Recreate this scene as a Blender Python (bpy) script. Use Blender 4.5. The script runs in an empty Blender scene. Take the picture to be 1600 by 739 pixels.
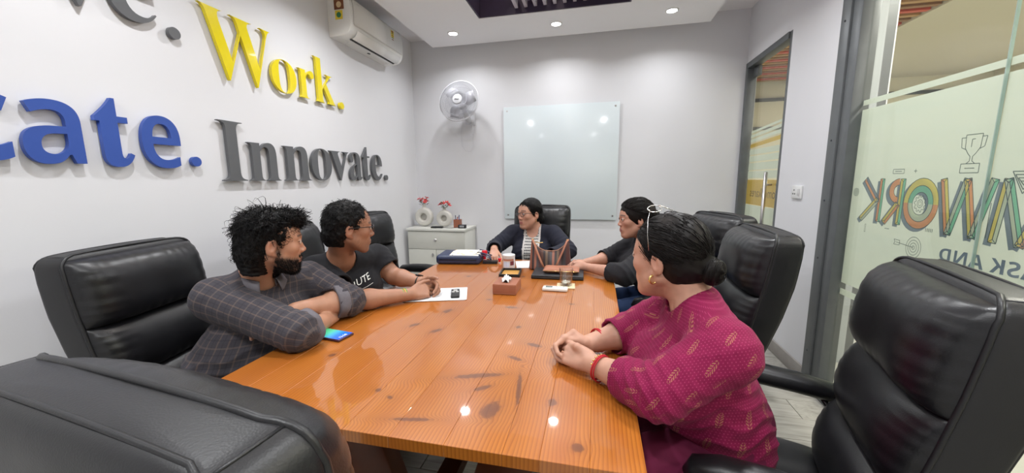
import bpy, bmesh, math, random
import numpy as np
from mathutils import Vector, Matrix
from mathutils.bvhtree import BVHTree

SC = bpy.context.scene
COL = SC.collection

# ------------------------------------------------------------------ camera
cam_data = bpy.data.cameras.new('camera')
cam_data.sensor_width = 36.0
cam_data.lens = 580.0 / 1600.0 * 36.0
cam_data.clip_start = 0.03
cam_data.clip_end = 60
cam = bpy.data.objects.new('camera', cam_data)
COL.objects.link(cam)
cam.matrix_world = Matrix(((0.97557143, -0.02304793, 0.21847007, 0.0),
                           (0.21944167, 0.1487881, -0.96421339, 0.0),
                           (-0.01028262, 0.98860047, 0.1502111, 1.34),
                           (0, 0, 0, 1)))
SC.camera = cam

# ------------------------------------------------------------------ world, view
world = bpy.data.worlds.new('world')
SC.world = world
world.use_nodes = True
world.node_tree.nodes['Background'].inputs[0].default_value = (0.8, 0.85, 1.0, 1)
world.node_tree.nodes['Background'].inputs[1].default_value = 0.3
SC.view_settings.view_transform = 'Standard'
SC.view_settings.look = 'None'
SC.view_settings.gamma = 1.0
SC.view_settings.use_curve_mapping = False
SC.view_settings.exposure = 0.06

LIGHT_DOWN = 11.0      # each ceiling downlight
LIGHT_TRAY = 6.0      # each tube in the ceiling tray
LIGHT_HALL = 42.0      # each panel lamp in the hall outside

def area_lamp(name, loc, size, power, color=(1, 1, 1), shape='DISK', size_y=None, spread=math.pi, parent=None):
    d = bpy.data.lights.new(name, 'AREA')
    d.shape = shape
    d.size = size
    if size_y: d.size_y = size_y
    d.energy = power
    d.color = color
    d.spread = spread
    o = bpy.data.objects.new(name, d)
    COL.objects.link(o)
    o.location = loc
    if parent: o.parent = parent
    return o

# ------------------------------------------------------------------ materials
MATS = {}
class NT:
    """small node helper"""
    def __init__(s, mat):
        s.t = mat.node_tree; s.n = s.t.nodes; s.l = s.t.links
    def node(s, typ, **kw):
        n = s.n.new(typ)
        for k, v in kw.items():
            if k.startswith('i_'):
                n.inputs[k[2:].replace('_', ' ')].default_value = v
            else: setattr(n, k, v)
        return n
    def link(s, a, b): s.l.new(a, b)
    def math(s, op, a, b=None, c=None, clamp=False):
        n = s.n.new('ShaderNodeMath'); n.operation = op; n.use_clamp = clamp
        for i, x in enumerate((a, b, c)):
            if x is None: continue
            if isinstance(x, (int, float)): n.inputs[i].default_value = x
            else: s.l.new(x, n.inputs[i])
        return n.outputs[0]
    def vmath(s, op, a, b=None):
        n = s.n.new('ShaderNodeVectorMath'); n.operation = op
        for i, x in enumerate((a, b)):
            if x is None: continue
            if isinstance(x, (tuple, list)): n.inputs[i].default_value = x
            else: s.l.new(x, n.inputs[i])
        return n.outputs['Value'] if op in ('LENGTH', 'DOT_PRODUCT', 'DISTANCE') else n.outputs[0]
    def mix(s, fac, a, b):
        n = s.n.new('ShaderNodeMix'); n.data_type = 'RGBA'
        for i, x in ((0, fac), (6, a), (7, b)):
            if isinstance(x, (int, float)): n.inputs[i].default_value = x
            elif isinstance(x, (tuple, list)): n.inputs[i].default_value = (*x[:3], 1)
            else: s.l.new(x, n.inputs[i])
        return n.outputs[2]
    def ramp(s, fac, stops):
        n = s.n.new('ShaderNodeValToRGB')
        e = n.color_ramp.elements
        while len(e) < len(stops): e.new(0.5)
        for i, (p, c) in enumerate(stops):
            e[i].position = p; e[i].color = (*c[:3], 1) if not isinstance(c, (int, float)) else (c, c, c, 1)
        s.l.new(fac, n.inputs[0])
        return n.outputs[0]
    def sep(s, v):
        n = s.n.new('ShaderNodeSeparateXYZ'); s.l.new(v, n.inputs[0]); return n.outputs
    def comb(s, x, y, z):
        n = s.n.new('ShaderNodeCombineXYZ')
        for i, v in enumerate((x, y, z)):
            if isinstance(v, (int, float)): n.inputs[i].default_value = v
            else: s.l.new(v, n.inputs[i])
        return n.outputs[0]

def srgb(r, g, b):
    f = lambda c: (c / 255 / 12.92) if c / 255 <= 0.04045 else ((c / 255 + 0.055) / 1.055) ** 2.4
    return (f(r), f(g), f(b))

def mat(name, color=(0.8, 0.8, 0.8), rough=0.5, metal=0.0, noise=0.06, nscale=30.0, bump=0.0, bscale=200.0,
        spec=0.5, coat=0.0, emit=None, estr=0.0, trans=0.0, ior=1.45, sheen=0.0, alpha=1.0):
    if name in MATS: return MATS[name]
    m = bpy.data.materials.new(name); m.use_nodes = True
    k = NT(m); p = k.n['Principled BSDF']
    p.inputs['Roughness'].default_value = rough
    p.inputs['Metallic'].default_value = metal
    p.inputs['Specular IOR Level'].default_value = spec
    p.inputs['Coat Weight'].default_value = coat
    p.inputs['Coat Roughness'].default_value = 0.05
    p.inputs['IOR'].default_value = ior
    p.inputs['Transmission Weight'].default_value = trans
    p.inputs['Sheen Weight'].default_value = sheen
    p.inputs['Alpha'].default_value = alpha
    if emit:
        p.inputs['Emission Color'].default_value = (*emit, 1)
        p.inputs['Emission Strength'].default_value = estr
    tc = k.node('ShaderNodeTexCoord')
    if noise > 0:
        nz = k.node('ShaderNodeTexNoise'); nz.inputs['Scale'].default_value = nscale; nz.inputs['Detail'].default_value = 3
        k.link(tc.outputs['Object'], nz.inputs['Vector'])
        dark = tuple(c * (1 - noise) for c in color); lite = tuple(min(1, c * (1 + noise)) for c in color)
        k.link(k.mix(nz.outputs['Fac'], dark, lite), p.inputs['Base Color'])
    else:
        p.inputs['Base Color'].default_value = (*color, 1)
    if bump > 0:
        nb = k.node('ShaderNodeTexNoise'); nb.inputs['Scale'].default_value = bscale; nb.inputs['Detail'].default_value = 4
        k.link(tc.outputs['Object'], nb.inputs['Vector'])
        bp = k.node('ShaderNodeBump'); bp.inputs['Strength'].default_value = bump; bp.inputs['Distance'].default_value = 0.002
        k.link(nb.outputs['Fac'], bp.inputs['Height']); k.link(bp.outputs[0], p.inputs['Normal'])
    MATS[name] = m
    return m

def glass_mat(name, tint=(0.9, 0.95, 0.93), gloss=0.02, refl=1.0, body=0.0, bodycol=(0.8, 0.9, 0.85)):
    """thin pane: clear transmission with Fresnel reflection, optionally some milky body"""
    if name in MATS: return MATS[name]
    m = bpy.data.materials.new(name); m.use_nodes = True
    k = NT(m); k.n.remove(k.n['Principled BSDF']); out = k.n['Material Output']
    tr = k.node('ShaderNodeBsdfTransparent'); tr.inputs[0].default_value = (*tint, 1)
    gl = k.node('ShaderNodeBsdfGlossy'); gl.inputs['Roughness'].default_value = gloss
    ge = k.node('ShaderNodeNewGeometry')
    c1 = k.math('SUBTRACT', 1.0, k.math('ABSOLUTE', k.vmath('DOT_PRODUCT', ge.outputs['Normal'], ge.outputs['Incoming'])))
    sch = k.math('ADD', k.math('MULTIPLY', k.math('POWER', c1, 5.0), 0.96), 0.04)   # Schlick reflectance of a pane
    mx = k.node('ShaderNodeMixShader')
    k.link(k.math('MULTIPLY', sch, refl), mx.inputs[0])
    src = tr.outputs[0]
    if body > 0:
        tl = k.node('ShaderNodeBsdfTranslucent'); tl.inputs[0].default_value = (*bodycol, 1)
        df = k.node('ShaderNodeBsdfDiffuse'); df.inputs[0].default_value = (*bodycol, 1)
        a = k.node('ShaderNodeMixShader'); a.inputs[0].default_value = 0.5
        k.link(tl.outputs[0], a.inputs[1]); k.link(df.outputs[0], a.inputs[2])
        b = k.node('ShaderNodeMixShader'); b.inputs[0].default_value = body
        k.link(tr.outputs[0], b.inputs[1]); k.link(a.outputs[0], b.inputs[2]); src = b.outputs[0]
    k.link(src, mx.inputs[1]); k.link(gl.outputs[0], mx.inputs[2])
    k.link(mx.outputs[0], out.inputs['Surface'])
    MATS[name] = m
    return m

# ------------------------------------------------------------------ mesh helpers
def link(name, me, m=None, parent=None, smooth=False):
    o = bpy.data.objects.new(name, me)
    COL.objects.link(o)
    if m is not None:
        if isinstance(m, (list, tuple)):
            for x in m: me.materials.append(x)
        else: me.materials.append(m)
    if smooth:
        me.polygons.foreach_set('use_smooth', np.ones(len(me.polygons), dtype=bool))
    if parent is not None: o.parent = parent
    return o

def pydata(name, v, f, m=None, parent=None, smooth=False):
    me = bpy.data.meshes.new(name)
    me.from_pydata([tuple(map(float, x)) for x in v], [], [tuple(map(int, x)) for x in f])
    me.update()
    return link(name, me, m, parent, smooth)

def quadmesh(name, V, Q, m=None, parent=None, smooth=True):
    """fast numpy quad mesh"""
    me = bpy.data.meshes.new(name)
    V = np.asarray(V, np.float32); Q = np.asarray(Q, np.int32)
    me.vertices.add(len(V)); me.vertices.foreach_set('co', V.ravel())
    me.loops.add(Q.size); me.loops.foreach_set('vertex_index', Q.ravel())
    me.polygons.add(len(Q)); me.polygons.foreach_set('loop_start', np.arange(0, Q.size, Q.shape[1], dtype=np.int32))
    me.update(calc_edges=True)
    return link(name, me, m, parent, smooth)

def bm_obj(name, bm, m=None, parent=None, smooth=False, angle=None):
    me = bpy.data.meshes.new(name); bm.to_mesh(me); bm.free()
    if smooth and angle:
        me.polygons.foreach_set('use_smooth', np.ones(len(me.polygons), dtype=bool))
        o = link(name, me, m, parent)
        try: me.set_sharp_from_angle(angle=math.radians(angle))
        except Exception: pass
        return o
    return link(name, me, m, parent, smooth)

def add_box(bm, c, s, bevel=0.0, rot=None, seg=2, mi=0):
    """box centred c with full size s"""
    r = bmesh.ops.create_cube(bm, size=1.0)
    vs = r['verts']
    for v in vs: v.co = Vector((v.co.x * s[0], v.co.y * s[1], v.co.z * s[2]))
    if bevel > 0:
        es = list({e for v in vs for e in v.link_edges})
        q = bmesh.ops.bevel(bm, geom=es, offset=bevel, segments=seg, profile=0.5, affect='EDGES')
        vs = list({v for f in q['faces'] for v in f.verts} | {v for v in vs if v.is_valid})
    M = Matrix.Translation(Vector(c))
    if rot is not None: M = M @ (rot if isinstance(rot, Matrix) else Matrix.Rotation(rot, 4, 'Z'))
    for v in vs: v.co = M @ v.co
    if mi:
        for f in {f for v in vs for f in v.link_faces}: f.material_index = mi
    return vs

def box(name, c, s, m, parent=None, bevel=0.0, rot=None, seg=2):
    bm = bmesh.new(); add_box(bm, c, s, bevel, rot, seg)
    return bm_obj(name, bm, m, parent, smooth=bevel > 0, angle=40)

def frame3(d):
    d = Vector(d).normalized()
    a = Vector((0, 0, 1)) if abs(d.z) < 0.9 else Vector((1, 0, 0))
    u = d.cross(a).normalized(); return u, d.cross(u).normalized()

def tube_data(pts, r, n=10, closed=False, flat=None):
    """returns V, F of a tube along pts; r scalar or list; parallel transported frame"""
    P = [Vector(p) for p in pts]; N = len(P)
    R = r if isinstance(r, (list, tuple)) else [r] * N
    T = []
    for i in range(N):
        if closed: d = P[(i + 1) % N] - P[i - 1]
        else: d = P[min(i + 1, N - 1)] - P[max(i - 1, 0)]
        T.append(d.normalized() if d.length > 1e-9 else Vector((0, 0, 1)))
    u, w = frame3(T[0]); V = []; F = []
    for i in range(N):
        u = (u - T[i] * u.dot(T[i])).normalized(); w = T[i].cross(u)
        for k in range(n):
            a = 2 * math.pi * k / n
            V.append(P[i] + (u * math.cos(a) + w * math.sin(a) * (flat or 1.0)) * R[i])
    M = N if closed else N - 1
    for i in range(M):
        for k in range(n):
            a = i * n + k; b = i * n + (k + 1) % n; j = ((i + 1) % N) * n
            F.append((a, b, j + (k + 1) % n, j + k))
    if not closed:
        F.append(tuple(reversed(range(n)))); F.append(tuple(range((N - 1) * n, N * n)))
    return V, F

def tube(name, pts, r, m, parent=None, n=10, closed=False, flat=None):
    V, F = tube_data(pts, r, n, closed, flat)
    return pydata(name, V, F, m, parent, smooth=True)

def multi(name, items, m, parent=None, smooth=True):
    V = []; F = []
    for v, f in items:
        o = len(V); V += list(v); F += [tuple(i + o for i in q) for q in f]
    return pydata(name, V, F, m, parent, smooth)

def lathe_data(prof, n=32, c=(0, 0, 0), R=None):
    V = []; F = []
    for r, z in prof:
        for k in range(n):
            a = 2 * math.pi * k / n
            p = Vector((r * math.cos(a), r * math.sin(a), z))
            if R is not None: p = R @ p
            V.append(p + Vector(c))
    for i in range(len(prof) - 1):
        for k in range(n):
            a = i * n + k; b = i * n + (k + 1) % n
            F.append((a, b, b + n, a + n))
    if prof[0][0] > 1e-5: F.append(tuple(reversed(range(n))))
    if prof[-1][0] > 1e-5: F.append(tuple(range((len(prof) - 1) * n, len(prof) * n)))
    return V, F

def lathe(name, prof, m, parent=None, n=32, c=(0, 0, 0), R=None):
    V, F = lathe_data(prof, n, c, R)
    o = pydata(name, V, F, m, parent, smooth=True)
    try: o.data.set_sharp_from_angle(angle=math.radians(40))
    except Exception: pass
    return o

def thing(name, label, cat, loc=(0, 0, 0), rz=0.0, group=None):
    o = bpy.data.objects.new(name, None); COL.objects.link(o)
    o.empty_display_size = 0.05
    o.location = loc; o.rotation_euler = (0, 0, rz)
    o['label'] = label; o['category'] = cat
    if group: o['group'] = group
    return o

def tag(o, label, cat, group=None):
    o['label'] = label; o['category'] = cat
    if group: o['group'] = group
    return o

def struct(o):
    o['kind'] = 'structure'
    return o

CHILD = {}
def copy_tree(o, parent=None):
    c = o.copy(); COL.objects.link(c); c.parent = parent
    for ch in CHILDREN(o): copy_tree(ch, c)
    return c
def CHILDREN(o):
    return [x for x in bpy.data.objects if x.parent == o]

def text_mesh(s, size, extrude=0.0, offset=0.0, bevel=0.0, res=6, shear=0.0):
    """mesh of lettering, lying in local XY"""
    c = bpy.data.curves.new('lettering', 'FONT'); c.body = s; c.size = size
    c.extrude = extrude; c.offset = offset; c.bevel_depth = bevel; c.resolution_u = res; c.shear = shear
    o = bpy.data.objects.new('lettering', c); COL.objects.link(o)
    dg = bpy.context.evaluated_depsgraph_get(); dg.update()
    me = bpy.data.meshes.new_from_object(o.evaluated_get(dg))
    bpy.data.objects.remove(o); bpy.data.curves.remove(c)
    me.materials.clear()
    return me

# ------------------------------------------------------------------ signed distance modelling (smooth bodies, cloth, hair)
def smin(a, b, k):
    if k <= 0: return np.minimum(a, b)
    h = np.maximum(k - np.abs(a - b), 0) / k
    return np.minimum(a, b) - h * h * k * 0.25

class Field:
    def __init__(s, lo, hi, h):
        s.lo = np.array(lo, np.float64); s.h = h
        s.n = np.ceil((np.array(hi) - s.lo) / h).astype(int) + 1
        s.d = np.full(tuple(s.n), 0.1, np.float32)
    def grid(s, lo, hi):
        i0 = np.clip(np.floor((np.array(lo) - s.lo) / s.h).astype(int), 0, s.n)
        i1 = np.clip(np.ceil((np.array(hi) - s.lo) / s.h).astype(int) + 1, 0, s.n)
        if np.any(i1 <= i0): return None, None
        sl = tuple(slice(a, b) for a, b in zip(i0, i1))
        ax = [(s.lo[k] + np.arange(i0[k], i1[k]) * s.h).astype(np.float32) for k in range(3)]
        P = np.stack(np.meshgrid(*ax, indexing='ij'), -1)
        return sl, P
    def op(s, prim, k=0.0, mode='u'):
        fn, lo, hi = prim
        pad = k + 3 * s.h
        sl, P = s.grid(np.array(lo) - pad, np.array(hi) + pad)
        if sl is None: return
        v = fn(P).astype(np.float32); d = s.d[sl]
        if mode == 'u': s.d[sl] = smin(d, v, k)
        elif mode == 's': s.d[sl] = -smin(-d, v, k)
    def add(s, prim, k=0.0): s.op(prim, k, 'u')
    def sub(s, prim, k=0.0): s.op(prim, k, 's')
    def cut(s, p, n, k=0.0):
        """remove everything on the +n side of the plane through p"""
        sl, P = s.grid(s.lo, s.lo + s.n * s.h)
        v = -((P - np.array(p, np.float32)) @ np.array(n, np.float32))
        s.d[sl] = -smin(-s.d[sl], v, k)
    def mesh(s):
        d = s.d; d[0] = d[-1] = 0.1; d[:, 0] = d[:, -1] = 0.1; d[:, :, 0] = d[:, :, -1] = 0.1
        nx, ny, nz = d.shape
        I = d < 0
        cnt = np.zeros((nx - 1, ny - 1, nz - 1), np.uint8)
        for a in (0, 1):
            for b in (0, 1):
                for c in (0, 1):
                    cnt += I[a:nx - 1 + a, b:ny - 1 + b, c:nz - 1 + c]
        act = np.argwhere((cnt > 0) & (cnt < 8))
        idm = np.full(cnt.shape, -1, np.int32)
        idm[act[:, 0], act[:, 1], act[:, 2]] = np.arange(len(act))
        cor = np.array([[a, b, c] for a in (0, 1) for b in (0, 1) for c in (0, 1)])
        D = np.stack([d[act[:, 0] + a, act[:, 1] + b, act[:, 2] + c] for a, b, c in cor], 1)
        acc = np.zeros((len(act), 3)); w = np.zeros(len(act))
        for i in range(8):
            for ax in range(3):
                if cor[i][ax]: continue
                j = i + (4, 2, 1)[ax]
                m = (D[:, i] < 0) != (D[:, j] < 0)
                t = np.where(m, D[:, i] / np.where(m, D[:, i] - D[:, j], 1), 0)
                p = np.repeat(cor[i][None].astype(float), len(act), 0); p[:, ax] += t
                acc += np.where(m[:, None], p, 0); w += m
        V = (act + acc / w[:, None]) * s.h + s.lo
        Q = []
        for ax in range(3):
            sA = [slice(None)] * 3; sB = [slice(None)] * 3
            sA[ax] = slice(0, -1); sB[ax] = slice(1, None)
            A = I[tuple(sA)]; B = I[tuple(sB)]
            e = np.argwhere(A != B)
            o1, o2 = [(1, 2), (2, 0), (0, 1)][ax]
            e = e[(e[:, o1] > 0) & (e[:, o2] > 0) & (e[:, o1] < d.shape[o1] - 1) & (e[:, o2] < d.shape[o2] - 1)]
            def g(d1, d2):
                q = e.copy(); q[:, o1] -= d1; q[:, o2] -= d2
                return idm[q[:, 0], q[:, 1], q[:, 2]]
            q = np.stack([g(0, 0), g(1, 0), g(1, 1), g(0, 1)], 1)
            fl = A[e[:, 0], e[:, 1], e[:, 2]]
            q[~fl] = q[~fl][:, ::-1]
            Q.append(q)
        Q = np.concatenate(Q)
        Q = Q[(Q >= 0).all(1)]
        return V, Q

def vnormals(V, Q):
    n = np.cross(V[Q[:, 2]] - V[Q[:, 0]], V[Q[:, 3]] - V[Q[:, 1]])
    N = np.zeros_like(V)
    for i in range(4): np.add.at(N, Q[:, i], n)
    return N / np.maximum(np.linalg.norm(N, axis=1, keepdims=True), 1e-9)

A3 = lambda v: np.array(v, np.float64)
def unit(v):
    v = np.array(v, float); return v / np.linalg.norm(v)

def cone(a, b, ra, rb, cap=None):
    """round cone; cap='b' ends flat at b, 'ab' flat at both ends"""
    a = A3(a); b = A3(b); ba = b - a; L2 = ba.dot(ba) + 1e-12; dr = ba / math.sqrt(L2)
    def fn(P):
        t = np.clip(((P - a) @ ba) / L2, 0, 1)
        d = np.linalg.norm(P - a - t[..., None] * ba, axis=-1) - (ra + (rb - ra) * t)
        if cap and 'b' in cap: d = np.maximum(d, (P - b) @ dr)
        if cap and 'a' in cap: d = np.maximum(d, -((P - a) @ dr))
        return d
    r = max(ra, rb)
    return fn, np.minimum(a, b) - r, np.maximum(a, b) + r

def ell(c, r, R=None):
    c = A3(c); r = A3(r); R = np.eye(3) if R is None else np.array(R)
    def fn(P):
        q = (P - c) @ R
        k0 = np.linalg.norm(q / r, axis=-1); k1 = np.linalg.norm(q / (r * r), axis=-1)
        return k0 * (k0 - 1) / np.maximum(k1, 1e-6)
    m = r.max()
    return fn, c - m, c + m

def slab(a, b, ra, rb, xa):
    """elliptic chain link from a to b; ra, rb = (half width along xa, half depth)"""
    a = A3(a); b = A3(b); ba = b - a; L = np.linalg.norm(ba); w = ba / L
    x = A3(xa); x = unit(x - w * x.dot(w)); y = np.cross(w, x)
    def fn(P):
        s = (P - a) @ w; t = np.clip(s / L, 0, 1)
        rx = ra[0] + (rb[0] - ra[0]) * t; ry = ra[1] + (rb[1] - ra[1]) * t
        q = P - a
        X = (q @ x); Y = (q @ y); e = s - t * L
        k0 = np.sqrt((X / rx) ** 2 + (Y / ry) ** 2 + (e / ry) ** 2)
        k1 = np.sqrt((X / rx ** 2) ** 2 + (Y / ry ** 2) ** 2 + (e / ry ** 2) ** 2)
        return k0 * (k0 - 1) / np.maximum(k1, 1e-6)
    m = max(*ra, *rb)
    return fn, np.minimum(a, b) - m, np.maximum(a, b) + m
# ================================================================== THE ROOM
XL, XR, YB, YF = -2.08, 1.366, 4.11, -1.3
ZC, ZP = 2.89, 2.74                       # ceiling, underside of the dropped panel
M_wall = mat('white_wall_paint', (0.74, 0.74, 0.765), 0.6, noise=0.02, nscale=3, bump=0.05, bscale=120)
M_ceil = mat('white_ceiling_paint', (0.86, 0.85, 0.86), 0.7, noise=0.01, nscale=2)
M_grey = mat('grey_steel_frame', (0.135, 0.145, 0.15), 0.42, metal=0.3, noise=0.12, nscale=14, bump=0.05, bscale=300)
M_greyd = mat('dark_grey_frame', (0.05, 0.055, 0.06), 0.5, noise=0.1)
M_chrome = mat('brushed_steel', (0.55, 0.53, 0.53), 0.28, metal=1.0, noise=0.05, bump=0.03)
M_whitepl = mat('white_plastic', (0.80, 0.80, 0.79), 0.3, noise=0.02)
M_blackpl = mat('black_plastic', (0.012, 0.012, 0.013), 0.4, noise=0.1)

def wood_floor():
    m = bpy.data.materials.new('pale_grey_oak_boards'); m.use_nodes = True
    k = NT(m); p = k.n['Principled BSDF']
    tc = k.node('ShaderNodeTexCoord'); oi = k.node('ShaderNodeObjectInfo')
    v = k.vmath('ADD', tc.outputs['Object'], k.comb(0, 0, k.math('MULTIPLY', oi.outputs['Random'], 20.0)))
    mp = k.node('ShaderNodeMapping'); mp.inputs['Scale'].default_value = (2.2, 26, 1); k.link(v, mp.inputs[0])
    n1 = k.node('ShaderNodeTexNoise'); n1.inputs['Scale'].default_value = 1.6; n1.inputs['Detail'].default_value = 6; n1.inputs['Distortion'].default_value = 1.2
    k.link(mp.outputs[0], n1.inputs[0])
    c = k.ramp(n1.outputs['Fac'], [(0.25, (0.21, 0.20, 0.175)), (0.5, (0.36, 0.345, 0.31)), (0.8, (0.46, 0.445, 0.41))])
    c = k.mix(k.math('MULTIPLY', oi.outputs['Random'], 0.3), c, (0.32, 0.31, 0.28))
    k.link(c, p.inputs['Base Color']); p.inputs['Roughness'].default_value = 0.35
    return m
M_floor = wood_floor()

floor = struct(box('floor', (-0.35, 1.4, -0.06), (3.5, 5.5, 0.1), mat('floor_screed', (0.12, 0.11, 0.1), 0.8)))
# floor boards, each its own piece
bw, bl = 0.195, 1.22
bm = bmesh.new(); add_box(bm, (0, 0, 0), (bl - 0.004, bw - 0.003, 0.011), 0.0015, seg=1)
board_me = bpy.data.meshes.new('board'); bm.to_mesh(board_me); bm.free(); board_me.materials.append(M_floor)
y = YF + bw / 2; row = 0
while y < YB:
    x = XL - (row * 0.43) % bl
    while x < XR:
        x0, x1 = max(x, XL), min(x + bl, XR)
        if x1 - x0 > 0.06:
            o = bpy.data.objects.new('board', board_me); COL.objects.link(o); o.parent = floor
            o.location = ((x0 + x1) / 2, y, -0.0055)
            o.scale = ((x1 - x0) / bl, 1, 1)
        x += bl
    y += bw; row += 1

struct(box('ceiling', (-0.35, 1.4, ZC + 0.2), (3.6, 5.6, 0.1), M_ceil))
# main ceiling sheet with the tray opening left in it, then the lower panel
TX0, TX1, TY0, TY1 = -1.037, 0.24, 0.35, 3.358
def ring_slab(name, X0, X1, Y0, Y1, z0, z1, m, parent=None):
    """rectangular slab with the tray opening"""
    bm = bmesh.new()
    add_box(bm, ((X0 + TX0) / 2, (Y0 + Y1) / 2, (z0 + z1) / 2), (TX0 - X0, Y1 - Y0, z1 - z0))
    add_box(bm, ((X1 + TX1) / 2, (Y0 + Y1) / 2, (z0 + z1) / 2), (X1 - TX1, Y1 - Y0, z1 - z0))
    add_box(bm, ((TX0 + TX1) / 2, (Y0 + TY0) / 2, (z0 + z1) / 2), (TX1 - TX0, TY0 - Y0, z1 - z0))
    add_box(bm, ((TX0 + TX1) / 2, (Y1 + TY1) / 2, (z0 + z1) / 2), (TX1 - TX0, Y1 - TY1, z1 - z0))
    return bm_obj(name, bm, m, parent)
ceil_o = bpy.data.objects['ceiling']
ring_slab('ceiling_sheet', XL - 0.05, XR + 0.05, YF - 0.05, YB + 0.05, ZC, ZC + 0.03, M_ceil, ceil_o)
ring_slab('dropped_panel', -1.73, 0.975, -1.0, 3.922, ZP, ZC, M_ceil, ceil_o)
M_purple = mat('dark_aubergine_paint', (0.040, 0.028, 0.060), 0.55, noise=0.15)
bm = bmesh.new()
t = 0.012; zt = 3.03
add_box(bm, (TX0 + t / 2, (TY0 + TY1) / 2, (ZP + zt) / 2 + 0.004), (t, TY1 - TY0, zt - ZP))
add_box(bm, (TX1 - t / 2, (TY0 + TY1) / 2, (ZP + zt) / 2 + 0.004), (t, TY1 - TY0, zt - ZP))
add_box(bm, ((TX0 + TX1) / 2, TY0 + t / 2, (ZP + zt) / 2 + 0.004), (TX1 - TX0 - 2 * t, t, zt - ZP))
add_box(bm, ((TX0 + TX1) / 2, TY1 - t / 2, (ZP + zt) / 2 + 0.004), (TX1 - TX0 - 2 * t, t, zt - ZP))
add_box(bm, ((TX0 + TX1) / 2, (TY0 + TY1) / 2, zt + 0.01), (TX1 - TX0, TY1 - TY0, 0.02))
bm_obj('tray_lining', bm, M_purple, ceil_o)
M_slat = mat('pale_violet_slat', (0.55, 0.50, 0.56), 0.5, noise=0.06)
for i in range(8):
    box('slat', (-0.695 + i * 0.0815, 1.85, 2.815), (0.028, 2.97, 0.07), M_slat, ceil_o, bevel=0.003)
M_tube = mat('warm_lamp_tube', (1, 1, 1), 0.5, noise=0, emit=(1.0, 0.86, 0.72), estr=9)
for i, x in enumerate((-0.715, -0.350)):
    tl = thing('tube_light', ['warm glowing tube between ceiling tray slats, left one of two', 'warm glowing tube between ceiling tray slats, right one of two'][i], 'lamp', (x, 2.10, 2.93), group='tube lights in the ceiling tray')
    tube('tube', [(0, -1.1, 0), (0, 1.1, 0)], 0.013, M_tube, tl, n=12)
    box('fitting', (0, 0, 0.05), (0.03, 2.26, 0.075), M_whitepl, tl, bevel=0.003)
    area_lamp('tray_glow', (x, 2.10, 2.905), 0.03, LIGHT_TRAY, (1, 0.96, 0.92), 'RECTANGLE', 2.2, spread=math.radians(110))

def wallbox(name, x0, x1, y0, y1, z0, z1, m=None):
    return struct(box(name, ((x0 + x1) / 2, (y0 + y1) / 2, (z0 + z1) / 2), (x1 - x0, y1 - y0, z1 - z0), m or M_wall))
wallbox('wall_left', XL - 0.12, XL, YF, YB + 0.12, 0, ZC)
wallbox('wall_back', XL, XR + 0.09, YB, YB + 0.12, 0, ZC)
wallbox('wall_front', XL - 0.12, XR + 0.09, YF - 0.12, YF, 0, ZC)
# right wall: door opening (3.26..4.11), pier, then glazing
ZD = 2.40
wallbox('wall_right', XR, XR + 0.09, 2.635, 3.262, 0, ZC)
wallbox('wall_right', XR, XR + 0.09, 3.262, 4.11, ZD, ZC)
wallbox('wall_right', XR, XR + 0.09, YF, 2.635, ZD + 0.06, ZC)
M_base = mat('grey_oak_skirting', (0.30, 0.28, 0.26), 0.5, noise=0.25, nscale=9)
def skirting(name, x0, x1, y0, y1):
    o = struct(box(name, ((x0 + x1) / 2, (y0 + y1) / 2, 0.05), (x1 - x0, y1 - y0, 0.1), M_base, bevel=0.003)); return o
skirting('baseboard_right', XR - 0.014, XR - 0.0005, 2.64, 3.26)
skirting('baseboard_back', XL + 0.015, XR, YB - 0.014, YB - 0.0005)
skirting('baseboard_left', XL + 0.0005, XL + 0.014, YF, YB)

# ---- glazed partition (window_1)
GX = XR + 0.03
win = bpy.data.objects.new('window_1', None); COL.objects.link(win); struct(win)
bm = bmesh.new(); add_box(bm, (XR + 0.02, 2.588, ZD / 2 + 0.03), (0.10, 0.082, ZD + 0.06), 0.004)
bm_obj('frame_post', bm, M_grey, win, True, 40)
bm = bmesh.new(); add_box(bm, (XR + 0.022, 2.505, ZD / 2 + 0.03), (0.085, 0.078, ZD + 0.06), 0.004)
bm_obj('frame_post', bm, M_grey, win, True, 40)
bm = bmesh.new(); add_box(bm, (XR + 0.02, 0.6, ZD + 0.03), (0.09, 3.76, 0.06), 0.003)
bm_obj('head_rail', bm, M_grey, win, True, 40)
bm = bmesh.new(); add_box(bm, (XR + 0.02, 0.6, 0.02), (0.09, 3.76, 0.04), 0.003)
bm_obj('floor_rail', bm, M_grey, win, True, 40)
for z in (0.25, 0.85, 1.2, 1.55, 2.2):
    lathe('screw', [(0.0, 0.004), (0.004, 0.004), (0.006, 0.0)], M_greyd, win, 12, (XR - 0.0305, 2.588, z), Matrix.Rotation(-math.pi / 2, 3, 'Y'))
M_pane = glass_mat('clear_glass', (0.975, 0.99, 0.98))
JY = 1.722
for y0, y1 in ((JY + 0.002, 2.466), (0.2, JY - 0.002), (-1.28, 0.196)):
    box('pane', (GX, (y0 + y1) / 2, ZD / 2 + 0.02), (0.010, y1 - y0, ZD - 0.04), M_pane, win)
M_edge = mat('green_glass_edge', (0.38, 0.50, 0.45), 0.15, noise=0)
for jy in (JY, 0.198):
    box('glass_edge', (GX, jy, ZD / 2 + 0.02), (0.0104, 0.0035, ZD - 0.04), M_edge, win)

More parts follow.
